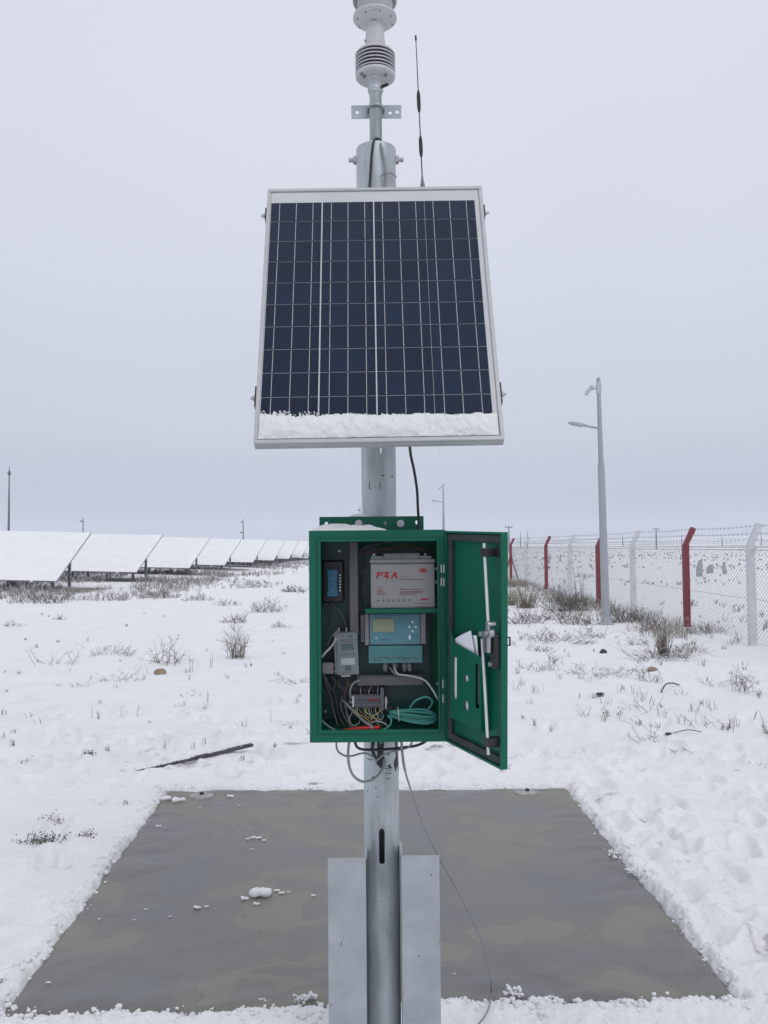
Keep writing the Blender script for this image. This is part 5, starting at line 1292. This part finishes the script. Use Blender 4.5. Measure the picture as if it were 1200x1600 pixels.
# ------------------------------------------------------------------ far masts and poles
def far_mast(px, py_top, d, label, name='lightning_mast', cat='mast', r=.05, arms=True, group=None):
    p = P(px, py_top, d); z0 = h1(p.x, d); o = thing(name, label, cat, (p.x, d, z0), group); H_ = p.z
    MB().tube([(p.x, d, z0 - .2), (p.x, d, z0 + (H_ - z0) * .5), (p.x, d, H_)], [r * 1.3, r, r * .5], 8).build('shaft', FAR_POLE, o)
    if arms == 'cap':
        MB().lathe([(.02, H_ - .45), (.13, H_ - .35), (.15, H_ - .15), (.05, H_ - .05), (.015, H_ + .35)], (p.x, d, 0), 8).build('rod_head', FAR_POLE, o)
    elif arms == 'lamp':
        MB().tube([(p.x, d, H_ - .3), (p.x - .22, d, H_ - .25)], .05, 6).build('camera_arm', FAR_POLE, o); MB().tube([(p.x, d, H_ - 1.3), (p.x - .30, d, H_ - 1.2)], .05, 6).build('lamp_arm', FAR_POLE, o)
    elif arms == 'cross':
        MB().box(p.x - .9, p.x + .9, d - .08, d + .08, H_ - .6, H_ - .4).build('crossarm', FAR_POLE, o)
        for q in (-.8, 0, .8): MB().cyl((p.x + q, d, H_ - .4), (p.x + q, d, H_ - .05), .07, seg=6).build('insulator', FAR_POLE, o)
far_mast(14.5, 735, 70, 'tall thin lightning mast behind the nearest solar table at far left', r=.09, arms='cap')
far_mast(130, 809, 66, 'short thin lamp mast behind the nearest solar table, right of the tall mast', name='lamp_mast', cat='mast', r=.055, arms='lamp')
far_mast(380, 811, 76, 'thin lamp mast rising behind the fourth solar table', name='lamp_mast', r=.06, arms='lamp')
far_mast(562.5, 792, 72, 'tiny lamp mast just left of the steel pole above the cabinet', name='lamp_mast', r=.05, arms='lamp')
far_mast(795, 821, 210, 'distant utility pole above the braced red fence post beside the door', name='utility_pole', cat='utility pole', r=.20, arms='cross')
far_mast(1025, 824, 230, 'distant utility pole between the white and red fence posts right of the lamp post', name='utility_pole', cat='utility pole', r=.20, arms='cross')
for px, py, lb in ((813, 831, 'very distant pole on the horizon just left of the first white fence post'), (824, 829, 'very distant pole on the horizon behind the far white fence post by the door'),
                   (973, 836, 'very distant pole on the horizon left of the white post beside the lamp post'), (1065, 836, 'very distant pole on the horizon behind the nearest red post'),
                   (1128, 838, 'very distant pole on the horizon midway between nearest red and white posts'), (1189, 832, 'very distant pole on the horizon right of the nearest white post')):
    far_mast(px, py, 420, lb, name='utility_pole', cat='utility pole', r=.25, arms=False, group='distant utility poles on the horizon')

# ------------------------------------------------------------------ old markers beyond the fence
def marker(px, py, hpx, wpx, lean, label):
    g = on_ground(px, py); k = g.y / FPX; h, w = hpx * k, wpx * k; mb = MB()
    vs = []
    for z, ww in ((-.1, 1), (h * .55, .85), (h, .42)):
        for sx_, sy_ in ((-1, -1), (1, -1), (1, 1), (-1, 1)): vs.append((g.x + lean * z + sx_ * w / 2 * ww + (w * .25 if ww < .5 else 0), g.y + sy_ * w * .3, g.z + z))
    mb.add(vs, [(j * 4 + q, j * 4 + (q + 1) % 4, j * 4 + 4 + (q + 1) % 4, j * 4 + 4 + q) for j in range(2) for q in range(4)] + [(3, 2, 1, 0), (8, 9, 10, 11)])
    tag(rebase(mb.build('concrete_marker', CONC, None, bevel=.01)), label, 'marker', 'old concrete stubs beyond the fence')
marker(1093, 901, 26, 9, .0, 'dark wedge shaped concrete stub beyond the fence right of the red post')
marker(1132.5, 897, 19, 6, -.1, 'leaning grey concrete stub left of the nearest white post, beyond the fence')
marker(858, 880, 15, 3.5, 0, 'slim grey stub beyond the fence just right of a red post')
marker(875.5, 877, 11, 2.5, 0, 'small dark stub between a red and a white post beyond the fence')
marker(1109, 896, 14, 10, .05, 'pale frosted lump of concrete between two grey stubs beyond the fence')

# ------------------------------------------------------------------ stones, bar, snow lumps
def stone(px, py, wpx, m, label, name='stone', sq=(1, .8, .55)):
    g = on_ground(px, py); k = g.y / FPX; mb = MB(); mb.blob((g.x, g.y, g.z + wpx * k * .12), wpx * k / 2, sq, 2, .14, random.Random(int(px)))
    return tag(rebase(mb.build(name, m, None, ang=45)), label, 'stone')
stone(250, 1053, 21, STONE_TAN, 'tan stone poking out of the snow among weeds at left')
stone(1019, 1048, 17, STONE_TAN, 'flat tan stone in the snow below the tall straw tuft')
stone(937, 1086, 13, STONE_DK, 'dark flat stone in the snow right of the cabinet door', sq=(1, .7, .4))
stone(1045, 1148, 12, STONE_DK, 'dark flat stone at the end of a lying twig at right', sq=(1, .7, .4))
stone(943, 1020, 12, STONE_DK, 'dark stone beside the lying weeds right of the lamp post foot', sq=(1, .8, .7))
a, b = on_ground(214, 1216), on_ground(394, 1177)
bar = thing('fallen_bar', 'dark metal bar lying half buried in snow at left', 'metal bar', tuple((a + b) / 2))
dv = (b - a).normalized(); sv = dv.cross(Vector((0, 0, 1)))
mb = MB(); q0, q1 = a + Vector((0, 0, .038)), b + Vector((0, 0, .056))
mb.add([q0 - sv * .022, q0 + sv * .022, q1 + sv * .022, q1 - sv * .022] + [v_ + Vector((0, 0, .022)) for v_ in (q0 - sv * .022, q0 + sv * .022, q1 + sv * .022, q1 - sv * .022)], [(3, 2, 1, 0), (4, 5, 6, 7), (0, 1, 5, 4), (1, 2, 6, 5), (2, 3, 7, 6), (3, 0, 4, 7)])
mb.build('bar', DARK_METAL, bar, bevel=.003)
mb = MB(); rb = random.Random(2)
for i in range(430):
    t_ = rb.random() ** 1.2 * .9; c = q0.lerp(q1, t_) + sv * rb.uniform(-.026, .014) + Vector((0, 0, .026)); thick = (1 - t_ * .7)
    if math.sin(t_ * 21) > -.3 or t_ < .45: mb.blob(c, rb.uniform(.006, .013) * thick, (1.6, 1.2, .7), 1, .25, rb)
mb.build('snow_crust', SNOW, bar, ang=180, kind='stuff')
def lump(px, py, wpx, label, seed, n=7):
    g = G(px, py, PADZ); k = g.y / FPX; r = wpx * k / 2; rnd = random.Random(seed); mb = MB()
    for i in range(n):
        t_ = (i / max(1, n - 1) - .5) * 1.1
        mb.blob((g.x + t_ * r * 1.2, g.y + rnd.uniform(-.3, .3) * r, g.z + r * .38 + rnd.uniform(-.05, .12) * r), r * rnd.uniform(.42, .62), (1, .9, .8), 2, .12, rnd)
    return tag(rebase(mb.build('snow_lump', SNOW, None, ang=180)), label, 'snow lump', 'snow lumps on the grey sheet')
lump(408, 1401, 30, 'biggest snow lump on the grey sheet, left of the pole', 1, 9)
lump(382, 1406, 12, 'snow lump just left of the biggest lump on the grey sheet', 2, 4)
lump(433, 1393, 9, 'snow lump just right of the biggest lump on the grey sheet', 3, 3)
for i, (px, py, w_, lb) in enumerate((
    (401, 1414, 9, 'round snow crumb just below the biggest lump on the grey sheet'), (440, 1397, 8, 'snow crumb second to the right of the biggest lump on the grey sheet'),
    (450, 1395, 5, 'tiny snow crumb third to the right of the biggest lump on the grey sheet'), (308, 1420, 10, 'larger snow crumb of a pair well left of the biggest lump'),
    (322, 1418, 7, 'smaller snow crumb of a pair well left of the biggest lump'), (490, 1400, 6, 'lone snow crumb beside the left angle iron of the pole'),
    (394, 1328, 5, 'single snow crumb below the short row of crumbs on the grey sheet'), (228, 1422, 5, 'flat grey snow crumb in the left half of the sheet, upper one'),
    (266, 1433, 5, 'flat snow crumb below the pair in the left half of the sheet'), (210, 1438, 4, 'tiny white snow crumb in the left half of the grey sheet'),
    (155, 1437, 5, 'snow crumb close to the left edge of the grey sheet, midway'), (76, 1536, 7, 'snow crumb near the nearest left corner of the grey sheet'),
    (312, 1262, 4, 'tiny snow crumb below the left eyelet of the grey sheet'), (374, 1260, 4, 'tiny snow crumb right of the left eyelet of the grey sheet'),
    (710, 1523, 5, 'small snow crumb right of the right angle iron on the grey sheet'), (360, 1246, 9, 'flat snow crumb at the far edge right of the left eyelet'),
    (280, 1254, 18, 'broad snow lump at the far left corner of the grey sheet'), (258, 1251, 16, 'snow lump at the outer far left corner of the grey sheet'),
    (248, 1293, 9, 'snow crumb near the left sheet edge below the far left corner'), (388, 1312, 7, 'first of four snow crumbs in a short row on the sheet'),
    (396, 1310, 8, 'second of four snow crumbs in a short row on the sheet'), (404, 1311, 9, 'third of four snow crumbs in a short row on the sheet'), (412, 1314, 6, 'last of four snow crumbs in a short row on the sheet'))):
    lump(px, py, w_, lb, 20 + i, 3)
# crumbled snow along the sheet edge
def crumbs():
    mb = MB(); rnd = random.Random(8); n = 0
    edges = [(PAD[0], PAD[1], 620, 1.0), (PAD[1], PAD[2], 260, .8), (PAD[2], PAD[3], 170, .8), (PAD[3], PAD[0], 260, 1.0)]
    for A, B, cnt, sc in edges:
        dv = (B - A).normalized(); ov = Vector((dv.y, -dv.x, 0))
        for _ in range(cnt):
            t_ = rnd.random(); cl = float(vnoise(np.array([t_ * 14]), np.array([sc * 3]), 3)[0])
            off = rnd.gauss(.028, .035) ; p = A.lerp(B, t_) + ov * off
            r = (.0025 + .0085 * rnd.random() ** 2.6) * sc * (1 + cl)
            z = max(PADZ, h1(p.x, p.y)) + r * .3
            mb.blob((p.x, p.y, z), r, (1.1, 1, .85), 1 if r < .005 else 2, .3 if r < .005 else .24, rnd)
    for px, py, w_ in ((800, 1556, 22), (808, 1562, 16), (860, 1563, 12), (470, 1567, 18), (484, 1565, 20), (410, 1567, 10), (985, 1366, 14), (960, 1337, 14), (1001, 1371, 9), (560, 1570, 15)):
        g = G(px, py, PADZ); k = g.y / FPX
        for _ in range(22):
            r = w_ * k * rnd.uniform(.07, .17); mb.blob((g.x + rnd.uniform(-.6, .6) * w_ * k, g.y + rnd.uniform(-.2, .3) * w_ * k, PADZ + rnd.uniform(.2, 1.1) * w_ * k * .55), r, (1, 1, .9), 2, .2, rnd)
    o = mb.build('snow_crumbs', SNOW, None, ang=180); o['kind'] = 'stuff'; o['label'] = 'crumbled snow along the edge of the grey sheet'
crumbs()

# ------------------------------------------------------------------ dry weeds
class Weed:
    def __init__(s, seed): s.r = random.Random(seed); s.mb = MB()
    def stem(s, p, d, L, r, depth=0, sides=3, br=3, bend=.25, droop=0.0):
        rn = s.r; n = 4; pts = [p.copy()]; dd = d.normalized()
        for i in range(n):
            dd = (dd + Vector((rn.gauss(0, bend), rn.gauss(0, bend), rn.gauss(0, bend * .6) - droop)) * .5).normalized(); pts.append(pts[-1] + dd * L / n)
        s.mb.tube(pts, [r * (1 - .2 * i) for i in range(n + 1)], sides, cap=False)
        if depth > 0:
            for _ in range(br):
                k = rn.randint(1, n - 1); q = pts[k].lerp(pts[k + 1], rn.random())
                nd = (dd + Vector((rn.gauss(0, .8), rn.gauss(0, .8), rn.gauss(.1, .5)))).normalized()
                s.stem(q, nd, L * rn.uniform(.3, .55), r * .65, depth - 1, sides, br, bend, droop)
        return pts[-1]
    def head(s, p, r): s.mb.blob(p, r, (1, 1, 1.1), 1, .35, s.r)
def weed(kind, px, py, wpx, hpx, label, seed, m=None, group='dry weeds in the snow', dens=1.0, name='dry_weed'):
    g = on_ground(px, py); k = g.y / FPX; w, h = wpx * k, hpx * k; W_ = Weed(seed); rn = W_.r; base = Vector((g.x, g.y, g.z - .02))
    thick = max(.0016, .00022 * g.y)
    if kind == 'twig':
        for i in range(int(13 * dens)):
            a = rn.uniform(0, 2 * PI); sp_ = rn.uniform(0, 1); d = Vector((math.cos(a) * w * .55 * sp_, math.sin(a) * w * .35 * sp_, h * rn.uniform(.45, 1)))
            W_.stem(base + Vector((rn.gauss(0, w * .17), rn.gauss(0, w * .10), 0)), d, d.length * rn.uniform(.6, 1.05), thick * 1.4, 2, 3, 4, .32)
    elif kind == 'low':
        for i in range(int(17 * dens)):
            b = base + Vector((rn.uniform(-.45, .45) * w, rn.uniform(-.3, .3) * w, 0)); a = rn.uniform(0, 2 * PI)
            d = Vector((math.cos(a) * w * .4, math.sin(a) * w * .3, h * rn.uniform(.3, 1)))
            W_.stem(b, d, d.length * rn.uniform(.6, 1), thick * 1.3, 1, 3, 3, .3, .10)
    elif kind == 'grass':
        for i in range(int(90 * dens)):
            a = rn.uniform(0, 2 * PI); sp_ = rn.random() ** .7
            b = base + Vector((math.cos(a), math.sin(a) * .7, 0)) * w * .28 * rn.random()
            d = Vector((math.cos(a) * w * .4 * sp_, math.sin(a) * w * .3 * sp_, h * rn.uniform(.5, 1.0)))
            W_.stem(b, d, d.length, thick * .9, 0, 3, 0, .12, .05)
    elif kind == 'scrub':
        for i in range(int(48 * dens)):
            b = base + Vector((rn.uniform(-.5, .5) * w, rn.uniform(-.28, .28) * w, 0)); a = rn.uniform(0, 2 * PI); e = 1 - abs(b.x - base.x) / (w * .75)
            d = Vector((math.cos(a) * h * .45, math.sin(a) * h * .45, h * rn.uniform(.4, 1) * e)); p = W_.stem(b, d, d.length, thick * 1.2, 1, 3, 3)
            if rn.random() < .4: W_.head(p, thick * rn.uniform(1.6, 3.2))
    elif kind == 'stalk':
        for i in range(max(1, int(3 * dens))):
            b = base + Vector((rn.uniform(-.4, .4) * w, rn.uniform(-.2, .2) * w, 0)); d = Vector((rn.gauss(0, .08) * h, rn.gauss(0, .06) * h, h * rn.uniform(.7, 1)))
            p = W_.stem(b, d, d.length, thick * 1.5, 1, 3, 1, .06)
    elif kind == 'leafy':
        for i in range(int(7 * dens)):
            a = rn.uniform(0, 2 * PI); d = Vector((math.cos(a) * w * .45, math.sin(a) * w * .3, h * rn.uniform(.4, 1))); b = base + Vector((rn.uniform(-.45, .45) * w, rn.uniform(-.2, .2) * w, 0))
            p = W_.stem(b, d * .6, d.length * .6, thick * 1.5, 2, 3, 3)
            for _ in range(34):
                q = b.lerp(p, rn.uniform(.2, 1.1)) + Vector((rn.gauss(0, .02), rn.gauss(0, .02), rn.gauss(0, .015))); W_.head(q, rn.uniform(.002, .0045))
    return tag(rebase(W_.mb.build(name, m or TWIG, None, smooth=False)), label, 'weed', group)
WL = [('scrub', 822, 974, 56, 30, 'frosted weeds below the pale straw grass by the cabinet door', 1.5), ('low', 880, 1006, 90, 26, 'bed of bare grey twigs between cabinet door and lamp post', 2.0),
      ('low', 925, 996, 50, 24, 'bare grey twigs lying close left of the lamp post foot', 1.4), ('scrub', 905, 975, 60, 24, 'frosted scrub just left of the lamp post foot', 1.6),
      ('low', 990, 1008, 60, 26, 'bare twigs lying between the lamp post foot and the straw tuft', 1.6), ('scrub', 1075, 1018, 40, 24, 'frosted twigs to the right of the tall straw tuft', 1.2),
      ('twig', 1012, 1064, 44, 28, 'low branchy sprig below the flat tan stone', .7), ('low', 832, 1046, 40, 20, 'short bare stems beside the edge of the cabinet door', .8),
      ('scrub', 310, 938, 44, 14, 'frosted scrub in front of the third solar table', 1.2), ('scrub', 250, 934, 60, 16, 'frosted scrub in front of the second solar table', 1.6), ('scrub', 160, 938, 80, 18, 'frosted scrub in front of the gap between the two nearest tables', 1.9),
      ('scrub', 60, 942, 90, 20, 'frosted scrub in front of the nearest solar table', 2.0), ('scrub', 396, 918, 50, 12, 'frosted scrub in front of the fifth solar table', 1.2), ('scrub', 460, 925, 36, 14, 'frosted scrub close left of the cabinet near the far tables', 1.0),
      ('low', 300, 1085, 40, 12, 'few short stems in open snow below the tan stone', .5), ('low', 130, 1070, 50, 14, 'few lying stems left of the frosted mound', .6), ('stalk', 320, 1098, 20, 22, 'faint short stalks in open snow left of the cabinet', .8),
      ('twig', 376, 1028, 64, 66, 'bushy twiggy weed, tallest on the snow left of the cabinet', 1.4),
      ('low', 258, 1036, 62, 38, 'tangled dark weed just above the tan stone at left', 1.3),
      ('twig', 266, 1040, 30, 40, 'upright weed touching the tan stone at left', .6),
      ('scrub', 180, 1022, 66, 22, 'low frosted mound of dry weed left of the tan stone', 1.0),
      ('low', 88, 1038, 66, 36, 'sparse long stemmed weed at far left in the snow', .8),
      ('low', 196, 1064, 66, 24, 'arching pale weed stems below the frosted mound at left', 1.1),
      ('scrub', 420, 956, 56, 26, 'dense frosted weed clump beside the cabinet at left, far back', 1.0),
      ('scrub', 355, 946, 40, 14, 'flat frosted weed clump below the fourth solar table', .8),
      ('scrub', 370, 973, 34, 22, 'small frosted weed clump midway to the solar tables', .8),
      ('scrub', 436, 980, 22, 14, 'weed pair close left of the cabinet top edge', .6),
      ('stalk', 148, 1122, 12, 34, 'single upright stalk, leftmost of three thin stalks', .4),
      ('stalk', 188, 1116, 4, 25, 'single upright stalk, middle of three thin stalks', .4),
      ('stalk', 214, 1120, 4, 25, 'single upright stalk, right of the three thin stalks', .4),
      ('stalk', 301, 1050, 18, 34, 'two thin stalks between the tangled weed and the bushy weed', .8),
      ('stalk', 330, 1044, 16, 30, 'thin forked stalks just left of the bushy weed', .8),
      ('low', 446, 1066, 70, 20, 'thin arching stems lying on snow close left of the cabinet', .6),
      ('stalk', 424, 1128, 10, 34, 'one bent stalk near the lower left side of the cabinet', .3),
      ('low', 452, 1132, 34, 12, 'short lying stems beside the lower left corner of the cabinet', .5),
      ('scrub', 94, 968, 14, 12, 'little dark weed in open snow at left', .4),
      ('scrub', 20, 978, 34, 12, 'low frosted weed at the left frame edge', .5),
      ('leafy', 60, 1318, 40, 34, 'dark leafy weed sticking out of the snow bank at near left', 1.2),
      ('leafy', 84, 1288, 30, 34, 'taller dark sprig behind the leafy weed at near left', .5),
      ('leafy', 125, 1306, 34, 22, 'dark sprig right of the leafy weed at near left', .7),
      ('leafy', 198, 1256, 10, 14, 'tiny dark sprig near the far left corner of the grey sheet', .35),
      ('leafy', 143, 1174, 12, 8, 'dark tuft of dead leaves in trampled snow at left', .5),
      ('scrub', 46, 1188, 26, 9, 'flattened brown weed in trampled snow at left', .5),
      ('leafy', 98, 1482, 12, 14, 'dark moss clump at the left edge of the grey sheet', .5),
      ('scrub', 8, 1530, 20, 12, 'dark frozen weed in the snow at the lower left frame edge', .8),
      ('low', 1030, 1030, 110, 34, 'spreading bare twigs round the tall straw tuft', 2.4),
      ('scrub', 1040, 1026, 60, 26, 'frosted twiggy base of the tall straw tuft', 1.2),
      ('scrub', 980, 972, 68, 34, 'dark frosted shrub right behind the lamp post foot', 2.0),
      ('scrub', 1018, 984, 40, 44, 'dark weed with seed heads between lamp post and straw tuft', 1.2),
      ('scrub', 888, 954, 66, 46, 'dark frosted weeds with seed heads left of the lamp post', 3.0),
      ('stalk', 905, 944, 30, 74, 'tall pale stalks standing just left of the lamp post', 2.2),
      ('scrub', 866, 968, 60, 26, 'frosted weeds below the red post beside the cabinet door', 1.3),
      ('scrub', 846, 1000, 80, 26, 'thin frosted weeds right of the cabinet door', 1.0),
      ('twig', 1160, 1080, 58, 40, 'leaning bare branchy weed at the right edge', 1.3),
      ('low', 1125, 1070, 60, 26, 'thin pale weed stems left of the leaning branchy weed', .8),
      ('twig', 866, 1048, 30, 40, 'small upright sprig right of the cabinet door', .6),
      ('low', 955, 1055, 92, 28, 'wide bed of bare twigs below the lamp post foot', 1.9),
      ('leafy', 964, 1118, 34, 34, 'dark sprig with curled leaves right of the dark flat stone', .5),
      ('low', 1028, 1112, 74, 34, 'thin fan of bare stems below the curved twig at right', .8),
      ('low', 1112, 1136, 74, 36, 'loose crossing stems in the snow at right', .7),
      ('leafy', 1134, 1140, 20, 26, 'dark curled sprigs among loose stems at right', .3),
      ('twig', 1020, 1158, 56, 34, 'flat fan shaped twig beside a dark flat stone at right', .6),
      ('twig', 1196, 1146, 24, 30, 'frosted sprig at the right frame edge', .6),
      ('low', 1178, 1195, 24, 16, 'little curled weed at the right edge in trampled snow', .4),
      ('leafy', 1064, 1210, 12, 14, 'tiny dark weed standing in open snow at right', .25),
      ('low', 1070, 1172, 40, 14, 'short lying stem with side twigs in the snow at right', .4),
      ('scrub', 1106, 988, 60, 22, 'frosted weeds at the foot of the nearest red fence post', 1.2),
      ('scrub', 848, 1018, 30, 14, 'low weed patch near the cabinet door handle', .6),
      ('stalk', 878, 1040, 8, 24, 'single short stalk right of the small upright sprig', .3)]
for i, (kd, px, py, w_, h_, lb, dn_) in enumerate(WL):
    weed(kd, px, py, w_, h_, lb, 100 + i, FROST if (kd == 'scrub' and i % 2 == 0 and px < 500) else TWIG, dens=dn_)
weed('grass', 1036, 1022, 34, 62, 'tall straw coloured grass tuft near the fence at right', 301, STRAW, dens=1.8, name='grass_tuft')
weed('grass', 822, 950, 54, 44, 'pale straw grass tuft right beside the cabinet door', 302, STRAW, dens=2.4, name='grass_tuft')
weed('grass', 800, 946, 30, 40, 'straw grass tuft partly hidden behind the cabinet door', 303, STRAW, dens=1.2, name='grass_tuft')
weed('grass', 372, 1026, 40, 44, 'fine straw blades within the bushy weed at left', 304, STRAW, dens=.5, name='grass_tuft')
tw = MB().tube(smooth_path([on_ground(1033, 1083) + Vector((0, 0, .01)), on_ground(1040, 1077) + Vector((0, 0, .05)), on_ground(1050, 1073) + Vector((0, 0, .04)), on_ground(1061, 1071.5) + Vector((0, 0, .01))], 5), .0075, 6)
tag(rebase(tw.build('curved_twig', DARK_METAL, None)), 'thick dark curved twig lying on the snow at right', 'twig')
tw = MB().tube(smooth_path([on_ground(1052, 1147) + Vector((0, 0, .01)), on_ground(1075, 1146) + Vector((0, 0, .03)), on_ground(1096, 1147) + Vector((0, 0, .02))], 5), .004, 5)
tag(rebase(tw.build('straight_twig', DARK_METAL, None)), 'thin straight twig beside the dark flat stone at right', 'twig')

# scattered litter, scrub under the tables and in the field beyond the fence: nobody could count it
def scatter(name, label, n, place, size, m, seed, kind='blade'):
    rnd = random.Random(seed); V, Fc = [], []
    for _ in range(n):
        q = place(rnd)
        if q is None: continue
        x, y = q; z = h1_fast(x, y); th_ = max(.0016, .00017 * math.hypot(x, y))
        hh = size * rnd.uniform(.4, 1.2)
        for _b in range(rnd.randint(3, 7)):
            a = rnd.uniform(0, 2 * PI); le = rnd.uniform(.2, .9); b0 = (x + rnd.gauss(0, hh * .25), y + rnd.gauss(0, hh * .25))
            p1 = (b0[0] + math.cos(a) * hh * le * .5, b0[1] + math.sin(a) * hh * le * .5, z + hh * rnd.uniform(.35, .8)); p2 = (b0[0] + math.cos(a) * hh * le, b0[1] + math.sin(a) * hh * le, z + hh * rnd.uniform(.5, 1.1))
            pts = [(b0[0], b0[1], z - .02), p1, p2]; b_ = len(V)
            for i, p in enumerate(pts):
                r = th_ * (1.3, 1, .6)[i]
                for qq in range(3): V.append((p[0] + r * math.cos(2.1 * qq), p[1] + r * math.sin(2.1 * qq), p[2]))
            for i in range(2):
                for qq in range(3): Fc.append((b_ + i * 3 + qq, b_ + i * 3 + (qq + 1) % 3, b_ + i * 3 + 3 + (qq + 1) % 3, b_ + i * 3 + 3 + qq))
    me = bpy.data.meshes.new(name); me.from_pydata(V, [], Fc); me.materials.append(m); me.update()
    o = bpy.data.objects.new(name, me); COL.objects.link(o); o['kind'] = 'stuff'; o['label'] = label
_gx = np.linspace(-60, 90, 301); _gy = np.linspace(0, 220, 441); _GX, _GY = np.meshgrid(_gx, _gy, indexing='ij'); _GH = H(_GX.ravel(), _GY.ravel(), False).reshape(_GX.shape)
def h1_fast(x, y):
    if y < 12: return h1(x, y)
    i = min(299, max(0, int((x + 60) * 2))); j = min(439, max(0, int(y * 2))); return float(_GH[i, j])
def under_tables(r):
    k = r.choice([0, 0, 0, 1, 1, 2, 2, 3, 4, 5, 6]); d = ROW_D[k] + r.uniform(-4.2, 4.5); x = r.uniform(-9.5 - .42 * d * .55, -8.2 + .05 * (d - 29)) + r.gauss(0, 1.0)
    return (x, d) if vnoise(np.array([x * .55]), np.array([d * .30]), 13)[0] > -.06 else None
scatter('dry_grass', 'frosted dry grass and scrub under the solar tables', 3600, under_tables, .30, FROST, 51)
def left_field(r):
    px, py = r.uniform(-20, 484), 905 + 60 * r.random() ** 1.6; g = G(px, py); return (g.x, g.y) if vnoise(np.array([g.x * .35]), np.array([g.y * .2]), 3)[0] > .02 + (py - 905) / 170 else None
scatter('dry_grass', 'sparse frosted grass on the snow in front of the solar tables', 900, left_field, .22, FROST, 52)
def right_field(r):
    y = 15 + 190 * r.random() ** 1.3; x = 6.1 + r.random() * (.5 * y + 3)
    return (x, y) if vnoise(np.array([x * .25]), np.array([y * .15]), 6)[0] > -.15 else None
scatter('field_scrub', 'dark weeds dotting the snowy field beyond the fence', 2000, right_field, .16, TWIG, 53)
def fence_foot(r):
    y = 13 + 24 * r.random(); return (5.5 - abs(r.gauss(0, .55)) + .3, y)
def fence_straw(r):
    y = 14 + 20 * r.random(); x = 5.4 - abs(r.gauss(0, .7)); return (x, y) if vnoise(np.array([x * .8]), np.array([y * .5]), 23)[0] > .05 else None
scatter('straw_grass', 'straw coloured grass in clumps along the foot of the fence', 420, fence_straw, .30, STRAW, 58)
scatter('fence_grass', 'frosted grass along the foot of the fence', 300, fence_foot, .22, FROST, 54)
def right_yard(r):
    px, py = r.uniform(800, 1200), 930 + 220 * r.random() ** 1.4; g = G(px, py); return (g.x, g.y) if g.x < 5.5 else None
scatter('twig_litter', 'small twigs poking through the snow right of the cabinet', 140, right_yard, .10, TWIG, 55)
def left_yard(r):
    px, py = r.uniform(0, 484), 960 + 230 * r.random(); g = G(px, py); return (g.x, g.y)
scatter('twig_litter', 'small twigs poking through the snow left of the cabinet', 60, left_yard, .07, TWIG, 56)
def behind_cab(r):
    px, py = r.uniform(484, 800), 870 + 160 * r.random(); g = G(px, py); return (g.x, g.y)
scatter('twig_litter', 'small twigs in the snow behind the cabinet and pole', 60, behind_cab, .10, TWIG, 57)
